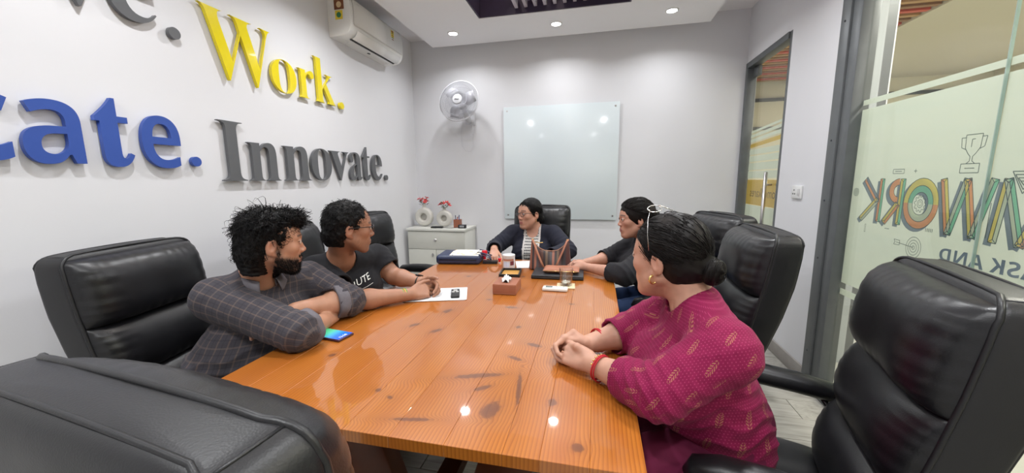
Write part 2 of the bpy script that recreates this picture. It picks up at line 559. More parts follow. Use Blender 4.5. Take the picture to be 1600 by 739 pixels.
# ---- frosted film with its printed graphics, on the hall side of the glass
def film_mat():
    m = bpy.data.materials.new('frosted_film'); m.use_nodes = True
    k = NT(m); k.n.remove(k.n['Principled BSDF']); out = k.n['Material Output']
    tc = k.node('ShaderNodeTexCoord')
    wv = k.node('ShaderNodeTexNoise'); wv.inputs['Scale'].default_value = 2.5
    mp = k.node('ShaderNodeMapping'); mp.inputs['Scale'].default_value = (1, 0.6, 7)
    k.link(tc.outputs['Object'], mp.inputs[0]); k.link(mp.outputs[0], wv.inputs[0])
    col = k.mix(wv.outputs['Fac'], (0.67, 0.72, 0.68), (0.75, 0.775, 0.72))
    tl = k.node('ShaderNodeBsdfTranslucent'); df = k.node('ShaderNodeBsdfDiffuse'); tr = k.node('ShaderNodeBsdfTransparent')
    k.link(col, tl.inputs[0]); k.link(col, df.inputs[0]); tr.inputs[0].default_value = (0.9, 0.95, 0.9, 1)
    a = k.node('ShaderNodeMixShader'); a.inputs[0].default_value = 0.45
    k.link(tl.outputs[0], a.inputs[1]); k.link(df.outputs[0], a.inputs[2])
    b = k.node('ShaderNodeMixShader'); b.inputs[0].default_value = 0.86
    k.link(tr.outputs[0], b.inputs[1]); k.link(a.outputs[0], b.inputs[2]); k.link(b.outputs[0], out.inputs[0])
    return m
M_film = film_mat()
FX = GX + 0.0065
def film_strip(z0, z1, name='frosted_film'):
    for y0, y1 in ((JY + 0.003, 2.464), (0.2, JY - 0.003)):
        box(name, (FX, (y0 + y1) / 2, (z0 + z1) / 2), (0.0012, y1 - y0, z1 - z0), M_film, win)
film_strip(0.735, 1.695)
film_strip(1.718, 1.745, 'film_stripe')
film_strip(0.665, 0.700, 'film_stripe')

def print_mat(name, c):
    m = bpy.data.materials.new(name); m.use_nodes = True
    k = NT(m); k.n.remove(k.n['Principled BSDF']); out = k.n['Material Output']
    tl = k.node('ShaderNodeBsdfTranslucent'); df = k.node('ShaderNodeBsdfDiffuse')
    tl.inputs[0].default_value = (*c, 1); df.inputs[0].default_value = (*c, 1)
    a = k.node('ShaderNodeMixShader'); a.inputs[0].default_value = 0.8
    k.link(tl.outputs[0], a.inputs[1]); k.link(df.outputs[0], a.inputs[2]); k.link(a.outputs[0], out.inputs[0])
    return m
PM = {'grey': print_mat('print_grey', (0.27, 0.32, 0.35)), 'line': print_mat('print_line', (0.13, 0.17, 0.17)),
      'yellow': print_mat('print_yellow', (0.80, 0.68, 0.22)), 'green': print_mat('print_green', (0.30, 0.62, 0.42)),
      'orange': print_mat('print_orange', (0.85, 0.42, 0.22)), 'pale': print_mat('print_pale', (0.62, 0.68, 0.50))}
class Print:
    """flat print on the film; p runs to the left as seen from the room (towards larger y), q up"""
    def __init__(s): s.V = {c: [] for c in PM}; s.F = {c: [] for c in PM}
    def poly(s, c, pts, lay=0):
        o = len(s.V[c]); s.k = getattr(s, 'k', 0) + 1; x = FX - 0.0008 - 0.0002 * lay - s.k * 3e-7
        s.V[c] += [(x, y, z) for y, z in pts]; s.F[c].append(tuple(range(o, o + len(pts))))
    def line(s, c, a, b, w, lay=0):
        a = Vector(a); b = Vector(b); d = (b - a).normalized(); n = Vector((-d.y, d.x)) * w / 2
        s.poly(c, [a + n, b + n, b - n, a - n], lay)
    def path(s, c, pts, w, closed=False, lay=0):
        n = len(pts)
        for i in range(n if closed else n - 1): s.line(c, pts[i], pts[(i + 1) % n], w, lay)
    def arc(s, c, cen, r0, r1, a0, a1, lay=0, ey=1.0, n=28):
        for i in range(n):
            p = [a0 + (a1 - a0) * (i + j) / n for j in (0, 1)]
            q = [(cen[0] + r * ey * math.cos(t), cen[1] + r * math.sin(t)) for r, t in ((r0, p[0]), (r1, p[0]), (r1, p[1]), (r0, p[1]))]
            s.poly(c, q, lay)
    def build(s, parent):
        for c in PM:
            if s.F[c]:
                pydata('printed_' + {'grey': 'shadow', 'line': 'outline'}.get(c, c + '_fill'), s.V[c], s.F[c], PM[c], parent)
pr = Print()
Z0, Z1 = 1.112, 1.327        # letter foot and head
def stroke(a, b, w, c1, c2, sh=True):
    """bar from a to b (y, z), split lengthwise in two colours, outlined, with a drop shadow"""
    a = Vector(a); b = Vector(b); d = (b - a).normalized(); n = Vector((-d.y, d.x)) * w / 2
    if sh: pr.poly('grey', [p + Vector((0.016, -0.012)) for p in (a + n, b + n, b - n, a - n)], 0)
    pr.poly(c1, [a, a + n, b + n, b], 1); pr.poly(c2, [a, b, b - n, a - n], 1)
    e = 0.0028
    pr.path('line', [a + n, b + n, b - n, a - n], e, True, 2); pr.line('line', a + d * w * .45, b - d * w * .45, e, 2)
    for p, sg in ((a, 1), (b, -1)):
        pr.line('line', p + n, p + d * w * .45 * sg, e * .8, 2); pr.line('line', p - n, p + d * w * .45 * sg, e * .8, 2)
# K R O W M A read from the far end: far end is the end of the word (mirrored from this side)
w = 0.030
stroke((2.245, Z0), (2.245, Z1), w, 'green', 'orange')                    # K upright
stroke((2.365, Z1), (2.262, 1.215), w, 'orange', 'grey'); stroke((2.262, 1.225), (2.372, Z0), w, 'yellow', 'pale')
stroke((2.115, Z0), (2.115, Z1), w, 'green', 'yellow')                    # R
pr.arc('grey', (2.149, 1.258), 0.030, 0.064, math.pi / 2 * -1, math.pi / 2, 0)
pr.arc('orange', (2.135, 1.27), 0.028, 0.058, -math.pi / 2, math.pi / 2, 1); pr.arc('line', (2.135, 1.27), 0.0565, 0.0592, -math.pi / 2, math.pi / 2, 2); pr.arc('line', (2.135, 1.27), 0.0268, 0.0295, -math.pi / 2, math.pi / 2, 2)
stroke((2.130, 1.21), (2.205, Z0), w, 'yellow', 'orange')
oc = (2.005, 1.218)                                                        # O with a gear inside
pr.arc('grey', (oc[0] + 0.014, oc[1] - 0.012), 0.05, 0.116, 0, 2 * math.pi, 0, 0.82)
pr.arc('yellow', oc, 0.080, 0.112, 0.0, math.pi, 1, 0.82); pr.arc('orange', oc, 0.080, 0.112, math.pi, 2 * math.pi, 1, 0.82)
pr.arc('green', oc, 0.050, 0.080, 0.0, math.pi, 1, 0.82); pr.arc('pale', oc, 0.050, 0.080, math.pi, 2 * math.pi, 1, 0.82)
for r in (0.112, 0.080, 0.050): pr.arc('line', oc, r - 0.0014, r + 0.0014, 0, 2 * math.pi, 2, 0.82)
gear = []
for i in range(40):
    a = 2 * math.pi * i / 40; r = 0.038 if (i // 2) % 2 == 0 else 0.029
    gear.append((oc[0] + r * .82 * math.cos(a), oc[1] + r * math.sin(a)))
pr.path('line', gear, 0.0024, True, 2)
pr.arc('line', oc, 0.0165, 0.0190, 0, 2 * math.pi, 2, .82); pr.arc('line', oc, 0.0085, 0.0105, 0, 2 * math.pi, 2, .82)
def W(y0, y1, cols):
    q = (y1 - y0) / 4
    for i in range(4):
        zz = (Z1, Z0 - 0.01) if i % 2 == 0 else (Z0 - 0.01, Z1)
        stroke((y0 + q * i, zz[0]), (y0 + q * (i + 1), zz[1]), w, *cols[i])
W(1.905, 1.700, [('orange', 'yellow'), ('green', 'pale'), ('yellow', 'orange'), ('green', 'pale')])
# M
stroke((1.655, Z1), (1.675, Z0 - 0.015), w, 'yellow', 'pale'); stroke((1.655, Z1), (1.585, Z0 - 0.015), w, 'pale', 'green')
stroke((1.585, Z0 - 0.015), (1.50, Z1), w, 'orange', 'yellow'); stroke((1.50, Z1), (1.50, Z0 - 0.015), w, 'green', 'pale')
# A E T
stroke((1.44, Z0 - .015), (1.38, Z1), w, 'yellow', 'orange'); stroke((1.38, Z1), (1.31, Z0 - .015), w, 'green', 'pale'); stroke((1.42, 1.18), (1.34, 1.18), w * .8, 'orange', 'yellow')
stroke((1.16, Z0 - .015), (1.16, Z1), w, 'green', 'orange')
for zz in (Z1 - .014, 1.215, Z0): stroke((1.25, zz), (1.17, zz), w * .9, 'yellow', 'pale', False)
stroke((1.04, Z0 - .015), (1.04, Z1 - .02), w, 'orange', 'green'); stroke((1.11, Z1 - .014), (0.97, Z1 - .014), w * .9, 'yellow', 'pale')
# small pictures round the word
def trophy(cy, cz, s):
    L = lambda pts, c=False: pr.path('line', [(cy - x * s, cz + z * s) for x, z in pts], 0.0026, c, 2)
    L([(-.26, .5), (.26, .5), (.24, .1), (.12, -.08), (.04, -.16), (.04, -.3), (.14, -.38), (-.14, -.38), (-.04, -.3), (-.04, -.16), (-.12, -.08), (-.24, .1)], True)
    L([(-.26, .42), (-.4, .42), (-.36, .12), (-.22, .06)]); L([(.26, .42), (.4, .42), (.36, .12), (.22, .06)])
    L([(-.3, -.38), (.3, -.38), (.3, -.66), (-.3, -.66)], True); L([(-.16, -.52), (.16, -.52)]); L([(.05, .36), (-.05, .36), (-.05, .12)])
trophy(1.806, 1.432, 0.125)
pr.path('line', [(2.185, 1.372), (2.118, 1.372), (2.118, 1.352), (2.185, 1.352)], 0.0026, True, 2); pr.line('line', (2.172, 1.362), (2.132, 1.362), 0.003, 2)
pr.line('line', (2.063, 1.362), (2.045, 1.362), 0.0026, 2); pr.line('line', (2.054, 1.371), (2.054, 1.353), 0.0026, 2)
for r in (0.020, 0.012, 0.005): pr.arc('line', (2.43, 1.255), r - .0013, r + .0013, 0, 2 * math.pi, 2)
tc_ = (2.005, 1.020)
for r in (0.048, 0.034, 0.021, 0.008): pr.arc('line', tc_, r - .0013, r + .0013, 0, 2 * math.pi, 2, .85)
pr.line('line', tc_, (2.105, 1.030), 0.0026, 2)
pr.path('line', [(2.085, 1.040), (2.12, 1.042), (2.112, 1.030), (2.12, 1.018), (2.085, 1.018)], .0024, True, 2)
for i in range(4):
    r = 0.052 - i * 0.013
    pr.path('line', [(1.605 + r * .8, 1.352 + (.05 - i * .011) - .05), (1.605 - r * .8, 1.352 + (.05 - i * .011) - .05), (1.605, 1.352 - .075 + i * .014)], .003, True, 2)
pr.line('line', (1.70, 1.24), (1.70, 1.11), .0026, 2); pr.path('line', [(2.33, 1.09), (2.322, 1.09), (2.322, 1.05), (2.33, 1.05)], .002, True, 2)
pr.line('line', (2.19, 1.085), (2.16, 1.085), .003, 2)
for i in range(5): pr.line('line', (1.955 - i * .008, 1.115), (1.955 - i * .008, 1.10), .003, 2)
pr.build(win)
# lettering below the word, mirrored because it is meant to be read from the hall
me = text_mesh('𝗧𝗛𝗘 𝗧𝗔𝗦𝗞 𝗔𝗡𝗗', 0.074)
xs = [v.co.x for v in me.vertices]; wid = max(xs)
sc_ = 0.60 / wid
for v in me.vertices: v.co = Vector((FX - 0.0012, 1.872 - (wid - v.co.x) * sc_, 0.992 + v.co.y))
link('printed_lettering', me, print_mat('print_blue_grey', (0.22, 0.27, 0.33)), win)

# ---- glass door (door_1) in its frame
door = bpy.data.objects.new('door_1', None); COL.objects.link(door); struct(door)
def dbox(n, c, s, m=M_grey): 
    bm = bmesh.new(); add_box(bm, c, s, 0.003); return bm_obj(n, bm, m, door, True, 40)
dbox('door_frame', (XR + 0.03, 4.085, ZD / 2), (0.08, 0.046, ZD)); dbox('door_frame', (XR + 0.045, 3.283, ZD / 2), (0.09, 0.038, ZD))
dbox('door_frame', (XR + 0.03, 3.685, ZD - 0.025), (0.08, 0.76, 0.05))
dbox('hinge_block', (XR + 0.055, 4.0, ZD - 0.095), (0.035, 0.10, 0.085))
dbox('lock_block', (XR + 0.055, 3.36, 1.28), (0.03, 0.09, 0.02), M_greyd)
box('glass_leaf', (XR + 0.055, 3.68, 1.17), (0.010, 0.74, 2.32), M_pane, door)
M_filmy = print_mat('print_amber', (0.82, 0.60, 0.14))
dx = XR + 0.062
def dfilm(z0, z1, m=None, y0=3.315, y1=4.05): box('film_band', (dx, (y0 + y1) / 2, (z0 + z1) / 2), (0.001, y1 - y0, z1 - z0), m or M_film, door)
z = 0.30
for h_ in (0.13, 0.12, 0.11, 0.10, 0.10): dfilm(z, z + h_ - 0.012); z += h_ + 0.002
dfilm(z, 1.085); dfilm(1.09, 1.32, M_filmy)
for z0, z1 in ((1.335, 1.40), (1.41, 1.475), (1.487, 1.54), (1.552, 1.60)): dfilm(z0, z1)
for i, (z0, hh) in enumerate(((1.615, .035), (1.665, .03), (1.71, .026), (1.752, .02))):
    V = [(dx, 4.05, z0), (dx, 3.315, z0 + .035), (dx, 3.315, z0 + .035 + hh), (dx, 4.05, z0 + hh)]
    V += [(x + .001, y, q) for x, y, q in V]
    pydata('film_band', V, [(0, 1, 2, 3), (7, 6, 5, 4), (0, 4, 5, 1), (1, 5, 6, 2), (2, 6, 7, 3), (3, 7, 4, 0)], M_filmy if i == 0 else M_film, door)
me = text_mesh('Comedkares', 0.13)
xs = [v.co.x for v in me.vertices]; wid = max(xs); sc_ = 0.60 / wid
for v in me.vertices: v.co = Vector((dx - 0.0012, 3.36 + v.co.x * sc_, 1.165 + v.co.y * .9))
link('printed_lettering', me, print_mat('print_brown', (0.30, 0.20, 0.06)), door)
hd = tube('handle', [(XR + 0.0, 3.50, 0.55), (XR + 0.0, 3.50, 1.385)], 0.014, M_chrome, door, n=14)
for z in (0.65, 1.28): tube('handle_stud', [(XR + 0.0, 3.50, z), (XR + 0.05, 3.50, z)], 0.008, M_chrome, door, n=10)

# ---- socket plate on the pier
sk = thing('power_socket', 'small white socket plate on the wall pier beside the glass door', 'socket', (XR, 2.965, 1.237))
box('plate', (-0.006, 0, 0), (0.011, 0.125, 0.088), M_whitepl, sk, bevel=0.003)
box('rocker_switch', (-0.0125, -0.034, 0), (0.004, 0.03, 0.045), mat('grey_white_plastic', (0.62, 0.62, 0.62), 0.35), sk, bevel=0.001)
bm = bmesh.new()
for dy, dz in ((0.028, 0.014), (0.016, -0.012), (0.040, -0.012)): add_box(bm, (-0.0125, dy, dz), (0.002, 0.009, 0.009), 0.001)
bm_obj('socket_holes', bm, M_blackpl, sk)

# ---- hall outside the glazing
M_cream = mat('cream_wall_paint', (0.72, 0.69, 0.56), 0.7, noise=0.02, nscale=2)
M_creamc = mat('cream_ceiling_paint', (0.66, 0.63, 0.54), 0.8, noise=0.02, nscale=2)
def hb(n, x0, x1, y0, y1, z0, z1, m): return wallbox(n, x0, x1, y0, y1, z0, z1, m)
hb('floor_hall', XR + 0.09, 6.2, -1.6, 7.7, -0.11, -0.002, mat('hall_floor_tile', (0.42, 0.42, 0.38), 0.3, noise=0.1, nscale=4))
hb('wall_hall', 6.0, 6.1, -1.6, 7.7, 0, 3.3, M_cream)
hb('wall_hall', XR, 6.1, 7.6, 7.7, 0, 3.3, M_cream)
hb('wall_hall', XR + 0.09, 6.1, -1.7, -1.6, 0, 3.3, M_cream)
hb('wall_hall', XR - 0.03, XR + 0.09, YB + 0.12, 7.6, 0, 3.3, M_cream)
hb('ceiling_hall', XR + 0.09, 6.2, -1.6, 7.7, 3.3, 3.4, M_greyd)
hb('ceiling_hall', 3.15, 6.0, -1.6, 7.6, 2.93, 3.0, M_creamc)
hb('trim_1', XR + 0.1, 6.0, 7.54, 7.6, 2.65, 2.70, M_greyd)
hb('trim_2', XR + 0.1, 6.0, 7.54, 7.6, 2.17, 2.22, M_grey)
hb('wall_hall', 1.66, 1.78, 3.0, 3.2, 0, 2.93, mat('white_pillar_paint', (0.40, 0.43, 0.45), 0.6, noise=0.02))
hb('trim_3', 1.78, 1.83, 3.0, 3.2, 0, 2.93, M_grey)
hb('trim_4', 1.83, 1.85, 3.02, 3.18, 0, 2.93, M_wall)
hc = [o for o in bpy.data.objects if o.name.startswith('ceiling_hall')][0]
cols = [(0.30, 0.17, 0.07), (0.45, 0.30, 0.14), (0.40, 0.06, 0.04), (0.22, 0.38, 0.22), (0.55, 0.42, 0.12), (0.20, 0.10, 0.05), (0.48, 0.20, 0.07), (0.34, 0.40, 0.30)]
mcols = [mat('slat_stain_%s' % 'abcdefgh'[i], tuple(min(.8, q * 1.5 + .03) for q in c), 0.5, noise=0.2, nscale=12) for i, c in enumerate(cols)]
for i in range(70):
    box('slat', (2.32, -0.9 + i * 0.12, 2.98), (1.64, 0.055, 0.07), mcols[(i * 5 + i // 3) % 8], hc)
for i, (x, y) in enumerate(((2.35, 0.2), (2.35, 2.2), (2.35, 4.4), (4.4, 1.0), (4.4, 3.2), (4.6, 5.2))):
    hp = thing('hall_panel_light', ['glowing narrow lamp between hall ceiling slats, nearest the front wall', 'glowing narrow lamp between hall ceiling slats, beside the white pillar', 'glowing narrow lamp between hall ceiling slats, outside the glass door', 'glowing lamp in cream hall ceiling, nearest the front wall', 'glowing lamp in cream hall ceiling, middle of the three', 'glowing lamp in cream hall ceiling, farthest along the hall'][i], 'lamp', (x, y, 2.925), group=['lamps between the hall slats', 'lamps in the cream hall ceiling'][i > 2])
    box('diffuser', (0, 0, -0.001 if i > 2 else 0.01), (0.3, 0.1 if i < 3 else 0.16, 0.012), mat('hall_lamp_glow', (1, 1, 1), 0.5, noise=0, emit=(1.0, 0.96, 0.84), estr=7), hp)
    area_lamp('hall_glow', (x, y, 2.90), 0.35, LIGHT_HALL, (1.0, 0.955, 0.85), 'SQUARE')

# ---- downlights
M_glow = mat('downlight_glow', (1, 1, 1), 0.5, noise=0, emit=(1.0, 0.98, 0.97), estr=30)
spots = [(-1.376, 3.605), (-0.39, 3.626), (0.588, 3.593), (-1.40, 2.35), (0.60, 2.35), (-1.40, 1.1), (0.60, 1.1), (-1.40, -0.2), (0.60, -0.2), (-0.39, -0.2)]
lab = {3: 'round downlight in the dropped ceiling panel above the man in black t-shirt', 4: 'round downlight in the dropped ceiling panel above the young woman in black', 5: 'round downlight in the dropped ceiling panel above the man in grey check', 6: 'round downlight in the dropped ceiling panel above the woman in magenta', 7: 'round downlight in the dropped panel over the near left chair side', 8: 'round downlight in the dropped panel over the near right chair side', 9: 'round downlight in the dropped panel behind the near end of the table', 0: 'round white downlight nearest the air conditioner', 1: 'round white downlight in the middle above the glass board', 2: 'round white downlight nearest the glass door'}
for i, (x, y) in enumerate(spots):
    d = thing('downlight', lab.get(i, 'round white downlight further up the dropped panel, above the people'), 'lamp', (x, y, ZP), group='round downlights in the dropped ceiling')
    lathe('rim', [(0.040, -0.0045), (0.044, -0.007), (0.052, -0.0055), (0.055, -0.001), (0.055, 0.0)], M_whitepl, d, 32)
    lathe('diffuser', [(0.0, -0.006), (0.03, -0.0055), (0.041, -0.0045), (0.041, 0.0)], M_glow, d, 32)
    area_lamp('downlight_lamp', (x, y, ZP - 0.012), 0.085, LIGHT_DOWN * (0.50 if i < 3 else 1.0), (0.965, 0.98, 1.0), 'DISK', spread=math.radians(150))

# ---- raised letters on the left wall, one object each
M_grl = mat('slate_grey_enamel', (0.115, 0.118, 0.125), 0.35, noise=0.04, nscale=8)
M_yel = mat('bright_yellow_enamel', (0.80, 0.66, 0.012), 0.16, noise=0.02, coat=0.5)
M_blu = mat('royal_blue_enamel', (0.035, 0.085, 0.36), 0.4, noise=0.05, nscale=8)
def letter(ch, y0, z0, z1, m, label, group, hint=None, width=None, off=-0.008, shear=0.0):
    """one raised letter: left edge at y0, foot z0, head z1"""
    me = text_mesh(ch, 1.0, 0.05, off, 0.0, 8, shear)
    X = [v.co.x for v in me.vertices]; Y = [v.co.y for v in me.vertices]
    s = (z1 - z0) / (max(Y) - min(Y)); sx = s if width is None else width / (max(X) - min(X))
    x0, yy = min(X), min(Y)
    for v in me.vertices:
        zz = v.co.z
        v.co = Vector((XL + (0.028 if zz > 0 else 0.008), y0 + (v.co.x - x0) * sx, z0 + (v.co.y - yy) * s))
    o = link('wall_letter', me, m)
    bv = o.modifiers.new('edge', 'BEVEL'); bv.width = 0.0018; bv.segments = 2; bv.limit_method = 'ANGLE'; bv.angle_limit = 0.9
    tag(o, label, 'letter', group)
    return o
G1, G2, G3, G4 = 'grey letters above', 'yellow letters of Work', 'blue letters', 'grey letters of Innovate'
letter('𝐯', 1.085, 2.055, 2.30, M_grl, 'grey raised letter v cut by top edge of photo', G1)
letter('𝐞', 1.297, 2.068, 2.30, M_grl, 'grey raised letter e cut by top edge, before the grey full stop', G1, width=0.185)
letter('.', 1.527, 2.048, 2.103, M_grl, 'grey round full stop left of the yellow W', G1, off=0)
letter('𝐖', 1.690, 1.920, 2.285, M_yel, 'large yellow raised capital W', G2, width=0.445, off=-0.014)
letter('𝐨', 2.118, 1.934, 2.146, M_yel, 'yellow raised round letter o after the capital W', G2, width=0.205, off=-0.014)
letter('𝐫', 2.345, 1.940, 2.140, M_yel, 'yellow raised letter r between o and k', G2, width=0.150, off=-0.012)
letter('𝐤', 2.505, 1.940, 2.262, M_yel, 'yellow raised letter k before the yellow full stop', G2, width=0.215, off=-0.014)
letter('.', 2.765, 1.930, 1.985, M_yel, 'yellow round full stop after the letter k', G2, off=0)
letter('𝗰', 0.765, 1.425, 1.665, M_blu, 'blue raised letter c cut by the left edge of photo', G3, off=0)
letter('𝗮', 0.969, 1.420, 1.665, M_blu, 'blue raised letter a, first whole blue letter', G3, width=0.170, off=-0.012)
letter('𝐭', 1.185, 1.415, 1.708, M_blu, 'blue raised letter t between a and e', G3, width=0.124, off=0.006)
letter('𝗲', 1.345, 1.415, 1.662, M_blu, 'blue raised letter e before the blue full stop', G3, width=0.165, off=-0.012)
letter('.', 1.552, 1.428, 1.478, M_blu, 'blue round full stop left of the grey capital I', G3, off=0)
letter('𝐈', 1.716, 1.352, 1.690, M_grl, 'grey raised capital I starting the lowest line', G4, width=0.148)
x = 1.905
def px2y(px, zz=1.45):
    # helper kept to place the glyph run: reading positions measured along the wall
    return px
run = [('𝐧', 1.888, 0.222, 1.590, 'grey raised letter n right after the capital I'), ('𝐧', 2.152, 0.232, 1.590, 'grey raised second letter n, before the o'),
       ('𝐨', 2.398, 0.215, 1.592, 'grey raised round letter o in the lowest line'), ('𝐯', 2.602, 0.225, 1.585, 'grey raised letter v in the lowest line'),
       ('𝐚', 2.838, 0.165, 1.592, 'grey raised letter a in the lowest line'), ('𝐭', 3.025, 0.110, 1.650, 'grey raised letter t in the lowest line'),
       ('𝐞', 3.160, 0.170, 1.592, 'grey raised last letter e in the lowest line')]
for ch, y0, wd, zt_, lb in run:
    letter(ch, y0, 1.352, zt_, M_grl, lb, G4, width=wd)
letter('.', 3.378, 1.352, 1.403, M_grl, 'grey round full stop ending the lowest line', G4, off=0)
# ================================================================== TABLE
TBX0, TBX1, TBY0, TBY1, TBZ = -1.088, 0.112, 0.692, 2.625, 0.76
table = thing('conference_table', 'long glossy orange pine conference table in the middle of the room', 'table', (0, 0, 0))
# knots: (x, y, half size across, half size along, turn)
KNOTS = [(-0.585, 0.86, .010, .010, 0), (-0.535, 0.835, .010, .006, .5), (-0.335, 0.99, .013, .075, 1.25), (-0.30, 0.93, .010, .03, .9), (-0.10, 0.90, .012, .017, 0),
         (-0.027, 0.745, .015, .015, 0), (-0.25, 0.835, .024, .040, .2), (-0.43, 0.76, .007, .055, 1.4), (-0.20, 0.95, .007, .09, -.15), (-0.64, 1.50, .016, .030, .4), (-0.60, 1.28, .012, .028, .6), (-0.37, 1.60, .030, .012, 0),
         (-0.29, 1.38, .010, .014, 0), (-0.20, 1.23, .028, .012, .3), (-0.50, 1.69, .016, .010, 0), (-0.10, 1.70, .016, .008, 0), (-0.71, 1.32, .012, .028, .6),
         (-0.245, 1.12, .03, .010, .4), (-0.86, 1.02, .012, .012, 0), (-0.42, 2.15, .012, .02, 0), (-0.75, 2.1, .014, .014, 0), (0.02, 2.2, .012, .012, 0), (-0.9, 1.9, .01, .02, 0)]
def pine_mat(name, across='X', boost=1.0, knots=True):
    m = bpy.data.materials.new(name); m.use_nodes = True
    k = NT(m); p = k.n['Principled BSDF']
    tc = k.node('ShaderNodeTexCoord'); tc.object = table
    oi = k.node('ShaderNodeObjectInfo')
    v = tc.outputs['Object']; X, Y, Z = k.sep(v)
    field = None; warp = None
    if knots:
        for (kx, ky, ax, ay, rot) in KNOTS:
            mp = k.node('ShaderNodeMapping'); mp.vector_type = 'TEXTURE'
            mp.inputs['Location'].default_value = (kx, ky, 0.76); mp.inputs['Rotation'].default_value = (0, 0, -rot)
            mp.inputs['Scale'].default_value = (ax, ay, 1.0); k.link(v, mp.inputs[0])
            d = k.vmath('LENGTH', mp.outputs[0])
            g = k.math('POWER', 2.718, k.math('MULTIPLY', k.math('MULTIPLY', d, d), -0.26))
            sx = k.math('MULTIPLY', k.math('SUBTRACT', X, kx), g)
            warp = sx if warp is None else k.math('ADD', warp, sx)
            field = d if field is None else k.math('MINIMUM', field, d)
    rnd = k.math('MULTIPLY', oi.outputs['Random'], 7.0)
    nz = k.node('ShaderNodeTexNoise'); nz.inputs['Scale'].default_value = 1.0; nz.inputs['Detail'].default_value = 3
    k.link(k.comb(k.math('MULTIPLY', X, 2.2), k.math('MULTIPLY', Y, 0.7), k.math('ADD', rnd, Z)), nz.inputs[0])
    xx = k.math('ADD', X, k.math('MULTIPLY', k.math('SUBTRACT', nz.outputs['Fac'], 0.5), 0.07))
    if warp is not None: xx = k.math('SUBTRACT', xx, k.math('MULTIPLY', warp, 0.6))
    ph = k.math('ADD', k.math('MULTIPLY', xx, 105.0), rnd)
    fr = k.math('FRACT', ph)
    ring = k.ramp(fr, [(0.0, 0.12), (0.30, 0.0), (0.75, 0.45), (0.95, 1.0), (1.0, 0.15)])
    fine = k.node('ShaderNodeTexNoise'); fine.inputs['Scale'].default_value = 1.0; fine.inputs['Detail'].default_value = 5
    k.link(k.comb(k.math('MULTIPLY', X, 150.0), k.math('MULTIPLY', Y, 7.0), rnd), fine.inputs[0])
    base = k.mix(fine.outputs['Fac'], srgb(174, 101, 32), srgb(187, 117, 44))
    c = k.mix(k.math('MULTIPLY', ring, 0.72), base, srgb(122, 58, 16))
    wide = k.node('ShaderNodeTexNoise'); wide.inputs['Scale'].default_value = 1.0
    k.link(k.comb(k.math('MULTIPLY', X, 9.0), k.math('MULTIPLY', Y, 1.5), rnd), wide.inputs[0])
    c = k.mix(k.ramp(wide.outputs['Fac'], [(0.45, 0), (0.75, 0.55)]), c, srgb(152, 80, 30))
    c = k.mix(k.math('MULTIPLY', oi.outputs['Random'], 0.15), c, srgb(160, 84, 30))
    if field is not None:
        kn = k.node('ShaderNodeTexNoise'); kn.inputs['Scale'].default_value = 60; k.link(v, kn.inputs[0])
        f2 = k.math('ADD', field, k.math('MULTIPLY', k.math('SUBTRACT', kn.outputs['Fac'], 0.5), 0.8))
        c = k.mix(k.ramp(k.math('DIVIDE', f2, 4.0), [(0.0, 0.88), (0.19, 0.80), (0.27, 0.22), (0.45, 0.08), (1.0, 0.0)]), c, srgb(98, 54, 32))
    k.link(c, p.inputs['Base Color'])
    p.inputs['Roughness'].default_value = 0.30; p.inputs['Coat Weight'].default_value = 1.0; p.inputs['Coat Roughness'].default_value = 0.035
    p.inputs['Specular IOR Level'].default_value = 0.5
    bn = k.node('ShaderNodeBump'); bn.inputs['Strength'].default_value = 0.04; bn.inputs['Distance'].default_value = 0.001
    k.link(fine.outputs['Fac'], bn.inputs['Height']); k.link(bn.outputs[0], p.inputs['Normal'])
    return m
M_pine = pine_mat('lacquered_pine')
cuts = [-1.088, -0.965, -0.835, -0.700, -0.575, -0.455, -0.318, -0.185, -0.104, 0.0, 0.112]
for a, b in zip(cuts[:-1], cuts[1:]):
    bm = bmesh.new(); add_box(bm, ((a + b) / 2, (TBY0 + TBY1) / 2, TBZ - 0.015), (b - a - 0.0003, TBY1 - TBY0, 0.030), 0.0009, seg=1)
    bm_obj('plank', bm, M_pine, table, True, 30)
M_pined = mat('dark_stained_wood', srgb(92, 44, 20), 0.4, noise=0.2, nscale=14)
for x in (-0.94, -0.04): box('apron', (x, 1.66, 0.695), (0.03, 1.5, 0.07), M_pined, table, bevel=0.003)
for y in (0.93, 2.38):
    box('apron', (-0.49, y, 0.695), (0.93, 0.03, 0.07), M_pined, table, bevel=0.003)
    for sx in (-1, 1):
        R = Matrix.Rotation(0.32 * sx, 4, 'Y')
        box('leg', (-0.49 + sx * 0.19, y + 0.06, 0.335), (0.16, 0.07, 0.70), M_pined, table, bevel=0.006, rot=R)
    box('foot', (-0.49, y + 0.06, 0.03), (0.86, 0.10, 0.056), M_pined, table, bevel=0.006)
box('stretcher', (-0.49, 1.655, 0.30), (0.07, 1.40, 0.05), M_pined, table, bevel=0.004)

